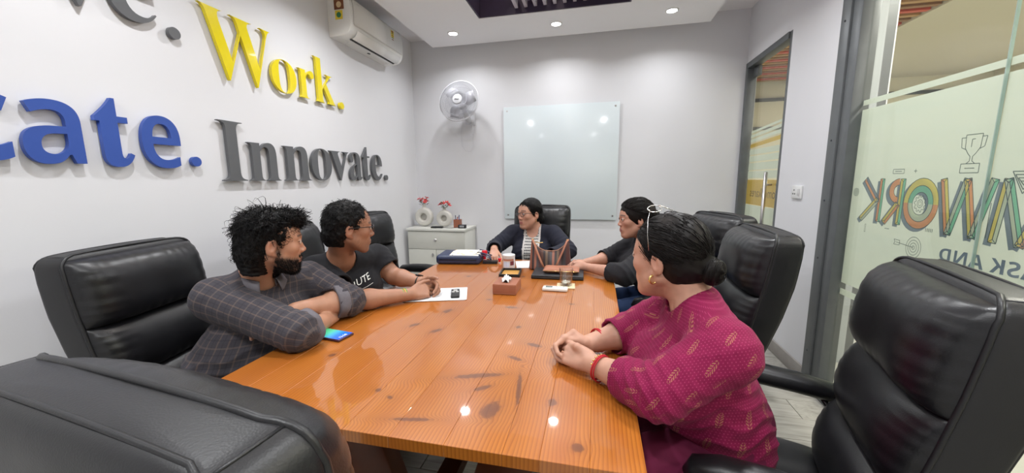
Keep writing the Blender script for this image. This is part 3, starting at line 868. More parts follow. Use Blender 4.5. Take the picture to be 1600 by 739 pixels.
# ================================================================== CHAIRS
def leather(name, col=(0.0065, 0.0065, 0.0080), rough=0.35):
    m = bpy.data.materials.new(name); m.use_nodes = True
    k = NT(m); p = k.n['Principled BSDF']; tc = k.node('ShaderNodeTexCoord')
    vo = k.node('ShaderNodeTexVoronoi'); vo.inputs['Scale'].default_value = 420; k.link(tc.outputs['Object'], vo.inputs[0])
    nz = k.node('ShaderNodeTexNoise'); nz.inputs['Scale'].default_value = 14; nz.inputs['Detail'].default_value = 5; k.link(tc.outputs['Object'], nz.inputs[0])
    k.link(k.mix(nz.outputs['Fac'], tuple(c * .75 for c in col), tuple(c * 1.4 for c in col)), p.inputs['Base Color'])
    k.link(k.math('ADD', k.math('MULTIPLY', nz.outputs['Fac'], 0.16), rough - 0.08), p.inputs['Roughness'])
    h = k.math('ADD', k.math('MULTIPLY', vo.outputs['Distance'], 0.35), k.math('MULTIPLY', nz.outputs['Fac'], 0.6))
    b = k.node('ShaderNodeBump'); b.inputs['Strength'].default_value = 0.22; b.inputs['Distance'].default_value = 0.0015
    k.link(h, b.inputs['Height']); k.link(b.outputs[0], p.inputs['Normal'])
    return m
M_leather = leather('black_leather')
M_leather2 = leather('black_leather_panel', (0.0085, 0.0085, 0.0100), 0.42)
M_dmetal = mat('black_coated_metal', (0.02, 0.02, 0.022), 0.35, metal=0.6)

# local chair: faces +Y, origin on the floor under the seat
# levels of the backrest (z, half width, y of front face, y of rear face)
BK = [(0.44, 0.212, -0.168, -0.215), (0.52, 0.224, -0.176, -0.242), (0.64, 0.233, -0.196, -0.284), (0.78, 0.239, -0.226, -0.328), (0.92, 0.243, -0.251, -0.360),
      (1.04, 0.243, -0.269, -0.374), (1.10, 0.241, -0.277, -0.376)]
def bk(z):
    Z = [b[0] for b in BK]
    return tuple(float(np.interp(z, Z, [b[i] for b in BK])) for i in (1, 2, 3))
TOPC = [(1.082, 0.0015), (1.093, 0.0055), (1.103, 0.0125), (1.110, 0.022), (1.1145, 0.034), (1.117, 0.048)]
def shell_mesh(parent):
    V = []; F = []; n = 48
    lv = [(z, 0.0) for z in np.linspace(0.44, 1.070, 20)] + TOPC
    for z, ins in lv:
        hw, yf, yr = bk(min(z, 1.10)); cy = (yf + yr) / 2; hd = (yf - yr) / 2
        hw -= ins; hd2 = max(hd - ins * .45, 0.004)
        for i in range(n):
            a = 2 * math.pi * (i + .5) / n; e = 0.13
            cx = math.copysign(abs(math.cos(a)) ** e, math.cos(a)); sy = math.copysign(abs(math.sin(a)) ** e, math.sin(a))
            crown = 0.006 * (1 - cx * cx) if ins > 0 or z > 1.05 else 0
            V.append((cx * hw, cy + sy * hd2, z + crown))
    L = len(lv)
    for j in range(L - 1):
        for i in range(n):
            a = j * n + i; b = j * n + (i + 1) % n
            F.append((a, b, b + n, a + n))
    F.append(tuple(reversed(range(n))))
    V.append((0, (bk(1.1)[1] + bk(1.1)[2]) / 2, 1.1245)); c = len(V) - 1
    for i in range(n): F.append(((L - 1) * n + i, (L - 1) * n + (i + 1) % n, c))
    return pydata('back_shell', V, F, M_leather2, parent, smooth=True)
def cushion(name, z0, z1, depth, parent, seed, top=False):
    nu, nv = 61, 33; V = []; F = []
    rs = np.random.RandomState(seed)
    ph = rs.rand(8) * 6.28
    for j in range(nv):
        v = j / (nv - 1); z = z0 + (z1 - z0) * v
        for i in range(nu):
            u = -1 + 2 * i / (nu - 1)
            hw, yf, yr = bk(min(z, 1.10))
            pu = (1 - abs(u) ** 5) ** 0.5 if abs(u) < 1 else 0
            pv = (math.sin(math.pi * min(max(v, 0), 1)) ** (0.42)) if 0 < v < 1 else 0
            if top: pv = (1 - abs(2 * v - 1) ** 3.2) ** 0.5 if 0 < v < 1 else 0
            y = yf - 0.012 + (depth + 0.012) * pu * pv
            # gathers: short creases running in from the side seams and down from the top seam
            s = max(0, (abs(u) - 0.52) / 0.48)
            cr = (0.5 + 0.5 * math.sin(v * 46 + ph[0] + 1.6 * math.sin(v * 9 + ph[1]) + (2.2 if u > 0 else 0))) ** 2
            y += -0.0055 * s * (1 - s * 0.55) * cr * (pv ** .5)
            if top:
                tt = max(0, (v - 0.70) / 0.30)
                cr2 = (0.5 + 0.5 * math.sin(u * 34 + ph[2] + 1.8 * math.sin(u * 7 + ph[3]))) ** 2
                y += -0.005 * tt * (1 - tt * .6) * cr2 * pu
            bt = max(0, 1 - v / 0.25)
            y += -0.004 * bt * (0.5 + 0.5 * math.sin(u * 25 + ph[4] + 2 * math.sin(u * 5))) ** 2 * pu
            y += 0.0035 * math.sin(u * 5 + ph[5]) * math.sin(v * 4 + ph[6]) * pu * pv
            zz = z + 0.008 * math.sin(math.pi * (v - .5)) * pu * pv
            if z > 1.07: hw -= float(np.interp(z, [1.07, 1.093, 1.11], [0, .0055, .022])) * (pu > 0 or 1)
            V.append((u * (hw - 0.003), y, zz))
    for j in range(nv - 1):
        for i in range(nu - 1):
            a = j * nu + i; F.append((a, a + 1, a + nu + 1, a + nu))
    return pydata(name, V, F, M_leather, parent, smooth=True)
def seat_mesh(parent):
    nu, nv = 41, 41; V = []; F = []
    for sgn in (1, -1):
        for j in range(nv):
            v = -1 + 2 * j / (nv - 1)
            for i in range(nu):
                u = -1 + 2 * i / (nu - 1)
                a = math.copysign(abs(u) ** 1, u) * 0.255; b = v * 0.255 + 0.02
                e = ((1 - abs(u) ** 6) * (1 - abs(v) ** 6)) ** 0.5 if abs(u) < 1 and abs(v) < 1 else 0
                # round the plan
                m = max(abs(u), abs(v)); r = math.hypot(u, v)
                sc = (m / r) ** 0.16 if r > 0 else 1
                z = 0.415 + sgn * (0.062 if sgn > 0 else 0.045) * e
                if sgn > 0: z += 0.014 * e * (1 - (u * u)) + 0.004 * math.cos(u * 9) * e - .010 * math.exp(-((v - .1) / .06) ** 2) * e
                V.append((a * sc, b * sc if v > -1 else b, z))
    off = nu * nv
    for j in range(nv - 1):
        for i in range(nu - 1):
            a = j * nu + i; F.append((a, a + 1, a + nu + 1, a + nu)); a += off; F.append((a, a + nu, a + nu + 1, a + 1))
    return pydata('seat', V, F, M_leather, parent, smooth=True)
def make_chair():
    t = thing('executive_chair', '', 'chair', (0, 0, 0))
    shell_mesh(t)
    cushion('headrest', 0.862, 1.104, 0.080, t, 3, True)
    cushion('back_cushion', 0.655, 0.868, 0.060, t, 5)
    cushion('lumbar_cushion', 0.470, 0.662, 0.062, t, 7)
    # piping round the front edge and along the rear seams
    def edge(front, ins=0.001):
        P = []
        L_ = []
        for z in np.linspace(0.47, 1.070, 16): hw, yf, yr = bk(z); L_.append((hw * .984 - ins, (yf - .003 if front else yr + .003), z))
        for z, i_ in TOPC: L_.append((.241 * .984 - i_, (-.2795 - i_ * .35 if front else -.3735 + i_ * .35), z - .001))
        P += [(-x, y, z) for x, y, z in L_]
        for x in np.linspace(-0.16, 0.16, 9): P.append((x, (-0.2960 if front else -0.3570), 1.1165 + 0.0045 * (1 - (x / .19) ** 2)))
        P += L_[::-1]
        return P
    tube('piping', edge(True), 0.0055, M_leather2, t, n=8)
    tube('rear_seam', edge(False, 0.004), 0.0035, M_leather2, t, n=6)
    for s in (-1, 1):   # corner seams over the top
        tube('corner_seam', [(s * 0.2115, -0.292, 1.1115), (s * 0.2120, -0.326, 1.1125), (s * 0.2115, -0.360, 1.1115)], 0.0022, M_leather2, t, n=6)
    seat_mesh(t)
    box('seat_pan', (0, 0.0, 0.365), (0.36, 0.36, 0.02), M_dmetal, t, bevel=0.004)
    tube('back_bar', [(0, 0.0, 0.35), (0, -0.18, 0.355), (0, -0.250, 0.40), (0, -0.275, 0.56)], 0.02, M_dmetal, t, n=10, flat=0.5)
    for s in (-1, 1):
        x = s * 0.288
        pad = [(x, -0.235, 0.618), (x, -0.20, 0.632), (x, -0.10, 0.645), (x, 0.03, 0.652), (x, 0.13, 0.648), (x, 0.185, 0.634), (x, 0.205, 0.615)]
        V, F = tube_data(pad, [0.018, 0.032, 0.036, 0.037, 0.037, 0.033, 0.016], 18)
        V = [Vector((x + (p.x - x) * 1.12, p.y, 0.64 + (p.z - 0.64) * 0.98)) for p in V]
        a = pydata('armrest', V, F, M_leather, t, smooth=True)
        tube('arm_support', [(x, 0.15, 0.625), (x, 0.175, 0.55), (x * .97, 0.15, 0.43), (x * .90, 0.06, 0.385), (x * .6, 0.02, 0.362)], 0.016, M_dmetal, a, n=10, flat=0.55)
        tube('arm_link', [(x, -0.16, 0.628), (x * .96, -0.20, 0.57), (x * .80, -0.215, 0.52)], 0.014, M_dmetal, a, n=10, flat=0.6)
    lathe('gas_lift', [(0.0, 0.08), (0.030, 0.08), (0.030, 0.20), (0.018, 0.205), (0.018, 0.36), (0.0, 0.36)], M_chrome, t, 20)
    lathe('base_hub', [(0.0, 0.075), (0.045, 0.078), (0.050, 0.10), (0.040, 0.135), (0.0, 0.14)], M_dmetal, t, 24)
    for q in range(5):
        a = 2 * math.pi * q / 5 + 0.3; c, s = math.cos(a), math.sin(a)
        l = tube('leg', [(0.03 * c, 0.03 * s, 0.112), (0.16 * c, 0.16 * s, 0.100), (0.285 * c, 0.285 * s, 0.075)], [0.030, 0.024, 0.018], M_dmetal, t, n=10, flat=0.6)
        bm = bmesh.new()
        for w_ in (-1, 1):
            R = Matrix.Rotation(a + 0.6, 4, 'Z') @ Matrix.Rotation(math.pi / 2, 4, 'Y')
            r_ = bmesh.ops.create_cone(bm, cap_ends=True, segments=20, radius1=0.027, radius2=0.027, depth=0.018)
            off = Matrix.Rotation(a + 0.6, 3, 'Z') @ Vector((w_ * 0.016, 0, 0))
            bmesh.ops.transform(bm, matrix=Matrix.Translation((0.285 * c + off.x, 0.285 * s + off.y, 0.027)) @ R, verts=r_['verts'])
        add_box(bm, (0.285 * c, 0.285 * s, 0.055), (0.02, 0.02, 0.04), 0.003)
        bm_obj('caster', bm, M_blackpl, l, True, 40)
    return t
chair0 = make_chair()
def place(ch, cx, cy, fx, fy, label, dz=0.0):
    """put the middle of the backrest's front top edge over (cx, cy), facing (fx, fy)"""
    l = math.hypot(fx, fy); fx /= l; fy /= l
    rz = math.atan2(-fx, fy)
    ch.location = (cx + 0.277 * fx, cy + 0.277 * fy, 0); ch.rotation_euler = (0, 0, rz)
    ch['label'] = label; ch['group'] = 'black leather executive chairs round the table'
    ch.scale = (1.05 if dz == 0.0 and cy < .5 else 1, 1, 1 + dz)
    return ch
CH = [(-0.502, 0.306, 0.115, 0.99, 'black leather executive chair seen from behind at the near left corner', 0.0),
      (-1.735, 1.060, 0.98, 0.19, 'black leather executive chair behind the man in grey checked shirt', -0.01),
      (-1.70, 1.75, 0.99, 0.09, 'black leather executive chair behind the man in black t-shirt', -0.01),
      (-1.67, 2.46, 0.985, -0.17, 'empty black leather executive chair between man in black t-shirt and cabinet', -0.01),
      (-0.455, 3.20, 0.0, -1.0, 'black leather executive chair behind woman at the far end', 0.0),
      (0.74, 2.56, -0.95, -0.30, 'black leather executive chair farthest on right, behind woman in black top', 0.0),
      (0.690, 1.84, -0.998, 0.04, 'empty black leather executive chair just behind the bun of woman in magenta', 0.0),
      (0.778, 1.045, -0.96, 0.27, 'large near right black leather executive chair holding woman in magenta', 0.0)]
for i, (cx, cy, fx, fy, lb, dz) in enumerate(CH):
    place(chair0 if i == 0 else copy_tree(chair0), cx, cy, fx, fy, lb, dz)

# ================================================================== CABINET
cab = thing('storage_cabinet', 'low cream cabinet with one drawer and two doors in far left corner', 'cabinet', (-1.70, 3.905, 0))
M_cab = mat('cream_laminate', (0.60, 0.60, 0.545), 0.35, noise=0.02)
M_cabl = mat('pale_cream_laminate', (0.68, 0.68, 0.63), 0.35, noise=0.02)
cx0, cx1, cy0, cy1 = -0.335, 0.335, -0.185, 0.185
box('carcass', (0, 0.01, 0.425), (0.67, 0.35, 0.75), M_cabl, cab, bevel=0.002)
box('top_board', (0, 0, 0.813), (0.69, 0.39, 0.026), M_cabl, cab, bevel=0.002)
box('plinth', (0, 0.02, 0.025), (0.64, 0.31, 0.05), M_greyd, cab)
dr = box('drawer', (-0.0, -0.172, 0.695), (0.662, 0.016, 0.196), M_cab, cab, bevel=0.002)
Rk = Matrix.Rotation(math.pi / 2, 3, 'X')
kp = [(0.0, 0.022), (0.012, 0.021), (0.016, 0.015), (0.012, 0.008), (0.006, 0.004), (0.006, 0.0)]
lathe('knob', kp, M_chrome, dr, 20, (0.0, -0.180, 0.70), Rk)
for s in (-1, 1):
    d = box('door', (s * 0.1665, -0.172, 0.325), (0.328, 0.016, 0.535), M_cab, cab, bevel=0.002)
    lathe('knob', kp, M_chrome, d, 20, (s * 0.035, -0.180, 0.54), Rk)
CT = 0.8265
def ring_vase(x, y, R, label, flowers):
    v = thing('ring_vase', label, 'vase', (x, y, CT), group='cream ring vases on the cabinet')
    M = mat('cream_ceramic', (0.62, 0.60, 0.55), 0.35, noise=0.08, nscale=25, bump=0.1)
    # thick flattened ring standing on edge: sdf body
    f = Field((-R * 1.2, -R * .6, -0.01), (R * 1.2, R * .6, R * 2.9), R / 22)
    def body(P):
        q = P - np.array([0, 0, R])
        rr = np.sqrt(q[..., 0] ** 2 + q[..., 2] ** 2)
        a = np.abs(np.stack([rr - R * 0.66, q[..., 1]], -1)) - np.array([R * 0.10, R * 0.16])
        return np.linalg.norm(np.maximum(a, 0), axis=-1) + np.minimum(a.max(-1), 0) - R * 0.20
    f.add((body, (-R, -R * .5, 0), (R, R * .5, 2 * R)))
    f.add(cone((0, 0, R * 1.8), (0, 0, R * 2.35), R * .24, R * .17, 'b'), R * .15)
    f.sub(cone((0, 0, R * 2.1), (0, 0, R * 2.5), R * .10, R * .12), 0)
    V, Q = f.mesh(); V[:, 2] = np.maximum(V[:, 2], 0.0)
    quadmesh('body', V, Q, M, v)
    # shallow disc seen in the middle of the ring
    lathe('inner_disc', [(0.0, -0.003), (R * .5, -0.003), (R * .5, 0.003), (0.0, 0.003)], mat('speckled_ceramic', (0.42, 0.40, 0.36), 0.5, noise=0.3, nscale=90), v, 28, (0, 0.0, R), Rk)
    rs = random.Random(int(x * 1000))
    b = thing('flower_bunch', flowers, 'flowers', (x, y, CT + R * 2.1), group='flower bunches in the ring vases')
    Mp = [mat('coral_petal', srgb(214, 84, 84), 0.6, noise=0.15, nscale=80), mat('pink_petal', srgb(226, 130, 140), 0.6, noise=0.15, nscale=80), mat('white_petal', srgb(235, 220, 215), 0.6)]
    Mg = mat('dark_green_leaf', srgb(46, 78, 40), 0.6, noise=0.3, nscale=60)
    for i in range(7 if R > .085 else 6):
        a = rs.uniform(0, 6.28); rr = rs.uniform(0.015, 0.055); h = rs.uniform(0.035, 0.080) * (1.15 if R > .085 else .8)
        c = Vector((rr * math.cos(a), rr * math.sin(a) * .7, h))
        tube('stem', [(0, 0, 0), (c.x * .5, c.y * .5, h * .5), tuple(c)], 0.0014, Mg, b, n=5)
        V = []; F = []
        ax = (c + Vector((0, -0.02, 0))).normalized(); u, w_ = frame3(ax)
        for layer, (n, L, op) in enumerate(((5, 0.028, 1.1), (4, 0.021, .55))):
            for q in range(n):
                t = 2 * math.pi * q / n + layer; d = u * math.cos(t) + w_ * math.sin(t); sdir = ax.cross(d)
                o = len(V); o_ = c
                V += [o_, o_ + (d * op + ax * .5) * L * .6 + sdir * L * .42, o_ + (d * op + ax * .7) * L, o_ + (d * op + ax * .5) * L * .6 - sdir * L * .42]
                F.append((o, o + 1, o + 2, o + 3))
        pydata('blossom', V, F, Mp[(i * 2) % 3 if i % 3 == 0 else i % 2], b, smooth=True)
    V = []; F = []
    for i in range(26):
        a = rs.uniform(0, 6.28); h = rs.uniform(0.01, 0.065); rr = rs.uniform(.01, .03); L = rs.uniform(.03, .05)
        c = Vector((rr * math.cos(a), rr * math.sin(a), h)); d = Vector((math.cos(a), math.sin(a), rs.uniform(-.2, .7))).normalized(); s_ = Vector((-math.sin(a), math.cos(a), 0)) * L * .25
        o = len(V); V += [c, c + d * L * .5 + s_, c + d * L, c + d * L * .5 - s_]; F.append((o, o + 1, o + 2, o + 3))
    lv = pydata('leaves', V, F, Mg, b); lv['kind'] = 'stuff'
ring_vase(-1.915, 3.92, 0.108, 'larger cream ring vase on the left of the cabinet top', 'taller bunch of coral and pink flowers with dark leaves')
ring_vase(-1.670, 3.92, 0.094, 'smaller cream ring vase right of the larger one', 'lower bunch of pink flowers in the smaller vase')
pn = thing('pen_holder', 'brown leather pen holder with pens on the cabinet', 'pen holder', (-1.49, 3.86, CT))
M_brl = mat('brown_leather', srgb(150, 92, 68), 0.45, noise=0.12, nscale=40, bump=0.12)
bm = bmesh.new()
for c_, s_ in (((0, -0.033, .045), (.072, .005, .09)), ((0, .033, .045), (.072, .005, .09)), ((-.0335, 0, .045), (.005, .062, .09)), ((.0335, 0, .045), (.005, .062, .09)), ((0, 0, .003), (.066, .062, .006))): add_box(bm, c_, s_, 0.001, seg=1)
bm_obj('holder', bm, M_brl, pn)
for i, (x, y, h, c) in enumerate(((-.018, .0, .128, (.02, .03, .12)), (.0, .012, .118, (.5, .5, .5)), (.017, -.008, .134, (.02, .04, .22)), (.005, -.015, .112, (.45, .03, .03)))):
    p = thing('pen', ['blue pen at left in the brown holder', 'grey pen in the middle of the brown holder', 'dark blue tallest pen in the brown holder', 'short red pen in the brown holder'][i], 'pen', (-1.49 + x, 3.86 + y, CT + .0065), group='pens in the brown holder')
    tube('barrel', [(0, 0, 0), (x * .3, y * .3, h - .02)], 0.004, mat('pen_ink_%s' % 'abcd'[i], c, 0.3), p, n=10)
    tube('cap', [(x * .3, y * .3, h - .02), (x * .36, y * .36, h)], 0.0046, mat('pen_cap_%s' % 'abcd'[i], tuple(q * .6 for q in c), 0.3), p, n=10)
rt = thing('desk_phone', 'flat dark handset with a cord lying before the vases', 'phone', (-1.70, 3.775, CT), 0.12)
box('handset', (0, 0, 0.010), (0.135, 0.05, 0.018), M_blackpl, rt, bevel=0.007, seg=3)
box('display', (-0.03, 0, 0.0200), (0.045, 0.032, 0.0015), mat('dark_display', (0.05, 0.06, 0.07), 0.15), rt, bevel=0.0005)
tube('cord', [(0.066, 0, 0.006), (0.10, 0.0, 0.004), (0.14, -0.02, 0.004), (0.19, -0.008, 0.0045)], 0.003, M_blackpl, rt, n=8)
ad = thing('power_adapter', 'small black adapter block at the right end of cabinet top', 'adapter', (-1.415, 3.80, CT), 0.1)
box('block', (0, 0, 0.020), (0.085, 0.05, 0.038), M_blackpl, ad, bevel=0.005, seg=3)
tube('cord', [(-0.042, 0, 0.01), (-0.08, 0.005, 0.004), (-0.12, -0.02, 0.004), (-0.14, 0.0, 0.004)], 0.0025, M_blackpl, ad, n=8)
box('label_plate', (0, -0.0255, 0.022), (0.05, 0.0012, 0.02), mat('grey_label', (0.25, 0.25, 0.26), 0.4), ad)

# ================================================================== GLASS BOARD
gb = thing('glass_board', 'large pale blue glass writing board fixed on the back wall', 'board', (-0.396, YB - 0.002, 1.515))
M_gb = mat('pale_blue_back_glass', (0.70, 0.765, 0.79), 0.12, noise=0.01, nscale=1.5, spec=0.45)
box('glass_sheet', (0, -0.020, 0), (1.222, 0.010, 1.214), M_gb, gb, bevel=0.0015)
for sx in (-1, 1):
    for sz in (-1, 1):
        lathe('standoff', [(0.0, 0.0265), (0.009, 0.0265), (0.010, 0.025), (0.010, 0.0)], M_chrome, gb, 18, (sx * 0.57, 0, sz * 0.565), Rk)

# ================================================================== WALL FAN
fan = thing('wall_fan', 'round white wall fan with mesh guard on the back wall', 'fan', (-1.430, YB, 2.05))
M_fan = mat('white_fan_plastic', (0.62, 0.62, 0.65), 0.35, noise=0.02)
M_fwire = mat('white_wire', (0.42, 0.42, 0.46), 0.4, noise=0)
fc = Vector((0.005, -0.27, 0.115)); tilt = Matrix.Rotation(math.radians(-12), 3, 'X') @ Matrix.Rotation(math.radians(90), 3, 'X')
FR = 0.213
box('wall_bracket', (0.04, -0.02, -0.02), (0.11, 0.04, 0.16), M_fan, fan, bevel=0.012, seg=3)
tube('arm', [(0.04, -0.03, -0.06), (0.04, -0.09, -0.05), (0.02, -0.13, 0.03), (0.005, -0.15, 0.09)], [0.03, 0.034, 0.03, 0.026], M_fan, fan, n=14)
lathe('motor_housing', [(0.0, -0.13), (0.045, -0.125), (0.062, -0.08), (0.068, -0.03), (0.058, -0.005), (0.0, 0.0)], M_fan, fan, 28, tuple(fc + Vector((0, 0.02, 0))), tilt)
def fl(p): return tuple(fc + tilt @ Vector(p))
items = []
for s, dep in ((1, 0.052), (-1, 0.048)):
    for i in range(110):
        a = 2 * math.pi * i / 110; c, q = math.cos(a), math.sin(a)
        items.append(tube_data([fl((r * c, r * q, z)) for r, z in ((0.045, s * dep), (0.10, s * dep * .97), (0.165, s * dep * .78), (0.200, s * dep * .38), (FR, 0.0))], 0.00115, 4))
    for r, z in ((0.10, dep * .97), (0.165, dep * .78)): items.append(tube_data([fl((r * math.cos(t), r * math.sin(t), s * z)) for t in np.linspace(0, 2 * math.pi, 60, endpoint=False)], 0.0016, 6, True))
g = multi('guard_wires', items, M_fwire, fan); g['kind'] = 'stuff'
tube('guard_rim', [fl((FR * math.cos(t), FR * math.sin(t), 0)) for t in np.linspace(0, 2 * math.pi, 72, endpoint=False)], 0.0065, M_fan, fan, n=10, closed=True)
cap = lathe('front_cap', [(0.0, 0.064), (0.035, 0.062), (0.050, 0.057), (0.052, 0.050), (0.0, 0.048)], M_fan, fan, 32, tuple(fc), tilt)
me = text_mesh('~', 0.09, 0.001)
for v in me.vertices: v.co = Vector(fl((v.co.x - 0.028, v.co.y - 0.03, 0.0655 + v.co.z)))
link('emblem', me, mat('fan_emblem_grey', (0.12, 0.12, 0.14), 0.4), cap)
for b in range(3):
    V = []; F = []; n = 10
    for j in range(n):
        t = j / (n - 1); r = 0.03 + 0.155 * t
        for e in (-1, 1):
            a = 2 * math.pi * b / 3 + e * (0.30 + 0.28 * math.sin(math.pi * min(t * 1.1, 1))) + 0.3 * t
            V.append(fl((r * math.cos(a), r * math.sin(a), e * 0.016)))
    for j in range(n - 1): F.append((2 * j, 2 * j + 1, 2 * j + 3, 2 * j + 2))
    o = pydata('blade', V, F, mat('translucent_blade', (0.52, 0.52, 0.56), 0.3), fan, smooth=True)
    sm = o.modifiers.new('thickness', 'SOLIDIFY'); sm.thickness = 0.002
lathe('spinner', [(0.0, 0.03), (0.025, 0.026), (0.03, 0.0), (0.0, -0.02)], M_fan, fan, 20, tuple(fc), tilt)
pcs = [(-0.055, -0.03, -0.10), (-0.065, -0.035, -0.22), (-0.06, -0.035, -0.32), (-0.02, -0.035, -0.38), (0.04, -0.035, -0.385), (0.072, -0.035, -0.33), (0.075, -0.035, -0.2), (0.07, -0.03, -0.09)]
tube('power_cord', pcs, 0.0028, M_fan, fan, n=8)
for x in (0.055, 0.085):
    cd = tube('pull_cord', [(x, -0.06, -0.09), (x + .002, -0.06, -0.16), (x, -0.06, -0.20)], 0.0012, M_fan, fan, n=6)
    lathe('pull_bell', [(0.0, 0.012), (0.004, 0.01), (0.007, -0.008), (0.0, -0.01)], M_fan, cd, 12, (x, -0.06, -0.205))
lathe('speed_dial', [(0.0, 0.014), (0.018, 0.012), (0.021, 0.0)], M_fan, fan, 20, (0.075, -0.055, -0.055), Rk)

# ================================================================== AIR CONDITIONER
ac = thing('air_conditioner', 'white split air conditioner on the left wall near the ceiling', 'air conditioner', (XL, 3.14, 2.47))
M_ac = mat('warm_white_plastic', (0.80, 0.79, 0.765), 0.22, noise=0.015, coat=0.3)
AL = 0.80; y0, y1 = -AL / 2, AL / 2     # along the wall
prof = [(0.0, 0.0), (0.135, 0.002), (0.172, 0.022), (0.196, 0.062), (0.205, 0.12), (0.204, 0.21), (0.196, 0.262), (0.176, 0.288), (0.12, 0.300), (0.0, 0.300)]
def extr(name, prof, ya, yb, m, parent, inset=0.0, bev=0.006):
    n = len(prof); V = []; F = []
    cx_ = sum(p[0] for p in prof) / n; cz_ = sum(p[1] for p in prof) / n
    for y, s in ((ya, 1 - bev * 6), (ya + bev, 1), (yb - bev, 1), (yb, 1 - bev * 6)):
        for px_, pz_ in prof: V.append((cx_ + (px_ - cx_) * s if px_ > 0 else 0, y, cz_ + (pz_ - cz_) * s))
    for j in range(3):
        for i in range(n):
            a = j * n + i; b = j * n + (i + 1) % n; F.append((a, b, b + n, a + n))
    F.append(tuple(range(n))); F.append(tuple(reversed(range(3 * n, 4 * n))))
    bm = bmesh.new(); vs = [bm.verts.new(v) for v in V]
    for f in F: bm.faces.new([vs[i] for i in f])
    bmesh.ops.recalc_face_normals(bm, faces=bm.faces)
    return bm_obj(name, bm, m, parent, True, 28)
def smoothprof(P, it=2):
    for _ in range(it):
        Q = [P[0]]
        for a, b in zip(P[:-1], P[1:]):
            Q += [(a[0] * .75 + b[0] * .25, a[1] * .75 + b[1] * .25), (a[0] * .25 + b[0] * .75, a[1] * .25 + b[1] * .75)]
        Q.append(P[-1]); P = Q
    return P
extr('casing', smoothprof(prof), y0, y1, M_ac, ac)
pf = [(p[0] + 0.004, p[1]) for p in smoothprof(prof) if p[1] > 0.075 and p[0] > 0.16]
V = []; F = []
for y in (y0 + 0.03, y1 - 0.03):
    for a, b in pf: V.append((a, y, b))
n = len(pf)
for i in range(n - 1): F.append((i, i + 1, n + i + 1, n + i))
fp = pydata('front_panel', V, F, M_ac, ac, smooth=True); fp.modifiers.new('t', 'SOLIDIFY').thickness = 0.003
# flap over the outlet, with the dark slot above it
def apt(t):   # point on lower curve
    P = smoothprof(prof); 
    return P
louv = [(0.146, 0.0015), (0.170, 0.012), (0.190, 0.040), (0.1975, 0.060)]
V = []; F = []
for y in (y0 + 0.075, y1 - 0.06):
    for a, b in smoothprof(louv, 1): V.append((a + 0.005, y, b - 0.004))
n = len(smoothprof(louv, 1))
for i in range(n - 1): F.append((i, i + 1, n + i + 1, n + i))
lv = pydata('louvre_flap', V, F, M_ac, ac, smooth=True); lv.modifiers.new('t', 'SOLIDIFY').thickness = 0.003
box('outlet_slot', (0.128, 0.01, -0.0010), (0.016, AL - 0.15, 0.006), M_blackpl, ac)
box('wall_plate', (0.004, 0, 0.15), (0.008, AL - 0.03, 0.28), M_greyd, ac)
for yy in (y0 + .12, .02, y1 - .08): box('screw_cover', (0.07, yy, -0.001), (0.018, 0.03, 0.004), M_greyd if yy > 0 and yy < .1 else M_ac, ac, bevel=0.001)
# stickers on the end and on the front
M_st = [mat('sticker_brown', srgb(120, 72, 44), 0.5, noise=0.35, nscale=60), mat('sticker_yellow', srgb(226, 200, 60), 0.5, noise=0.1), mat('sticker_green', srgb(50, 120, 80), 0.5), mat('sticker_cream', srgb(215, 190, 150), 0.5)]
e = box('energy_sticker', (0.105, y0 - 0.0012, 0.226), (0.085, 0.0012, 0.070), M_st[0], ac); e['label'] = 'brown square sticker'
lathe('sticker_disc', [(0.0, .0016), (.022, .0016), (.022, 0)], M_st[3], e, 24, (0.105, y0 - 0.001, 0.226), Rk)
e = box('green_seal_sticker', (0.100, y0 - 0.0012, 0.152), (0.065, 0.0012, 0.065), M_st[1], ac); e['label'] = 'yellow sticker with a green disc'
lathe('sticker_disc', [(0.0, .0016), (.020, .0016), (.020, 0)], M_st[2], e, 24, (0.100, y0 - 0.001, 0.152), Rk)
def acx(z): 
    P = smoothprof(prof); best = max(p[0] for p in P if abs(p[1] - z) < 0.03); return best
st = box('star_sticker', (0.2105, y1 - 0.20, 0.19), (0.0015, 0.045, 0.105), M_st[1], ac); st['label'] = 'narrow yellow rating sticker'
for i, z in enumerate((0.165, 0.182, 0.199, 0.216, 0.232)):
    box('sticker_line', (0.2115, y1 - 0.20, z), (0.0012, 0.03, 0.007 if i < 4 else .014), M_st[0] if i % 2 == 0 else M_st[2], st)
for s_, yy, zz, sz in (('-----', -0.02, 0.185, 0.022), ('----------', -0.33, 0.245, 0.013), ('- -', y1 - .07, 0.10, .018)):
    me = text_mesh(s_, sz)
    for v in me.vertices: v.co = Vector((0.2105 if zz < .22 else .2085, yy + v.co.x, zz + v.co.y))
    link('lettering', me, mat('grey_print_ink', (0.12, 0.12, 0.13), 0.5), ac)
# ================================================================== PEOPLE
def wob(P, s, seed):
    """cheap smooth noise on points, roughly -1..1"""
    r = np.random.RandomState(seed); out = np.zeros(len(P)); amp = 0
    Q = P * s
    for i in range(5):
        k = r.randn(3); k /= np.linalg.norm(k); f = 1.0 + i * 0.55; p = r.rand() * 6.28
        k2 = r.randn(3)
        out += np.sin(f * (Q @ k) + p + 1.3 * np.sin(Q @ k2 * .6 + i)) / f; amp += 1 / f
    return out / amp * 1.5

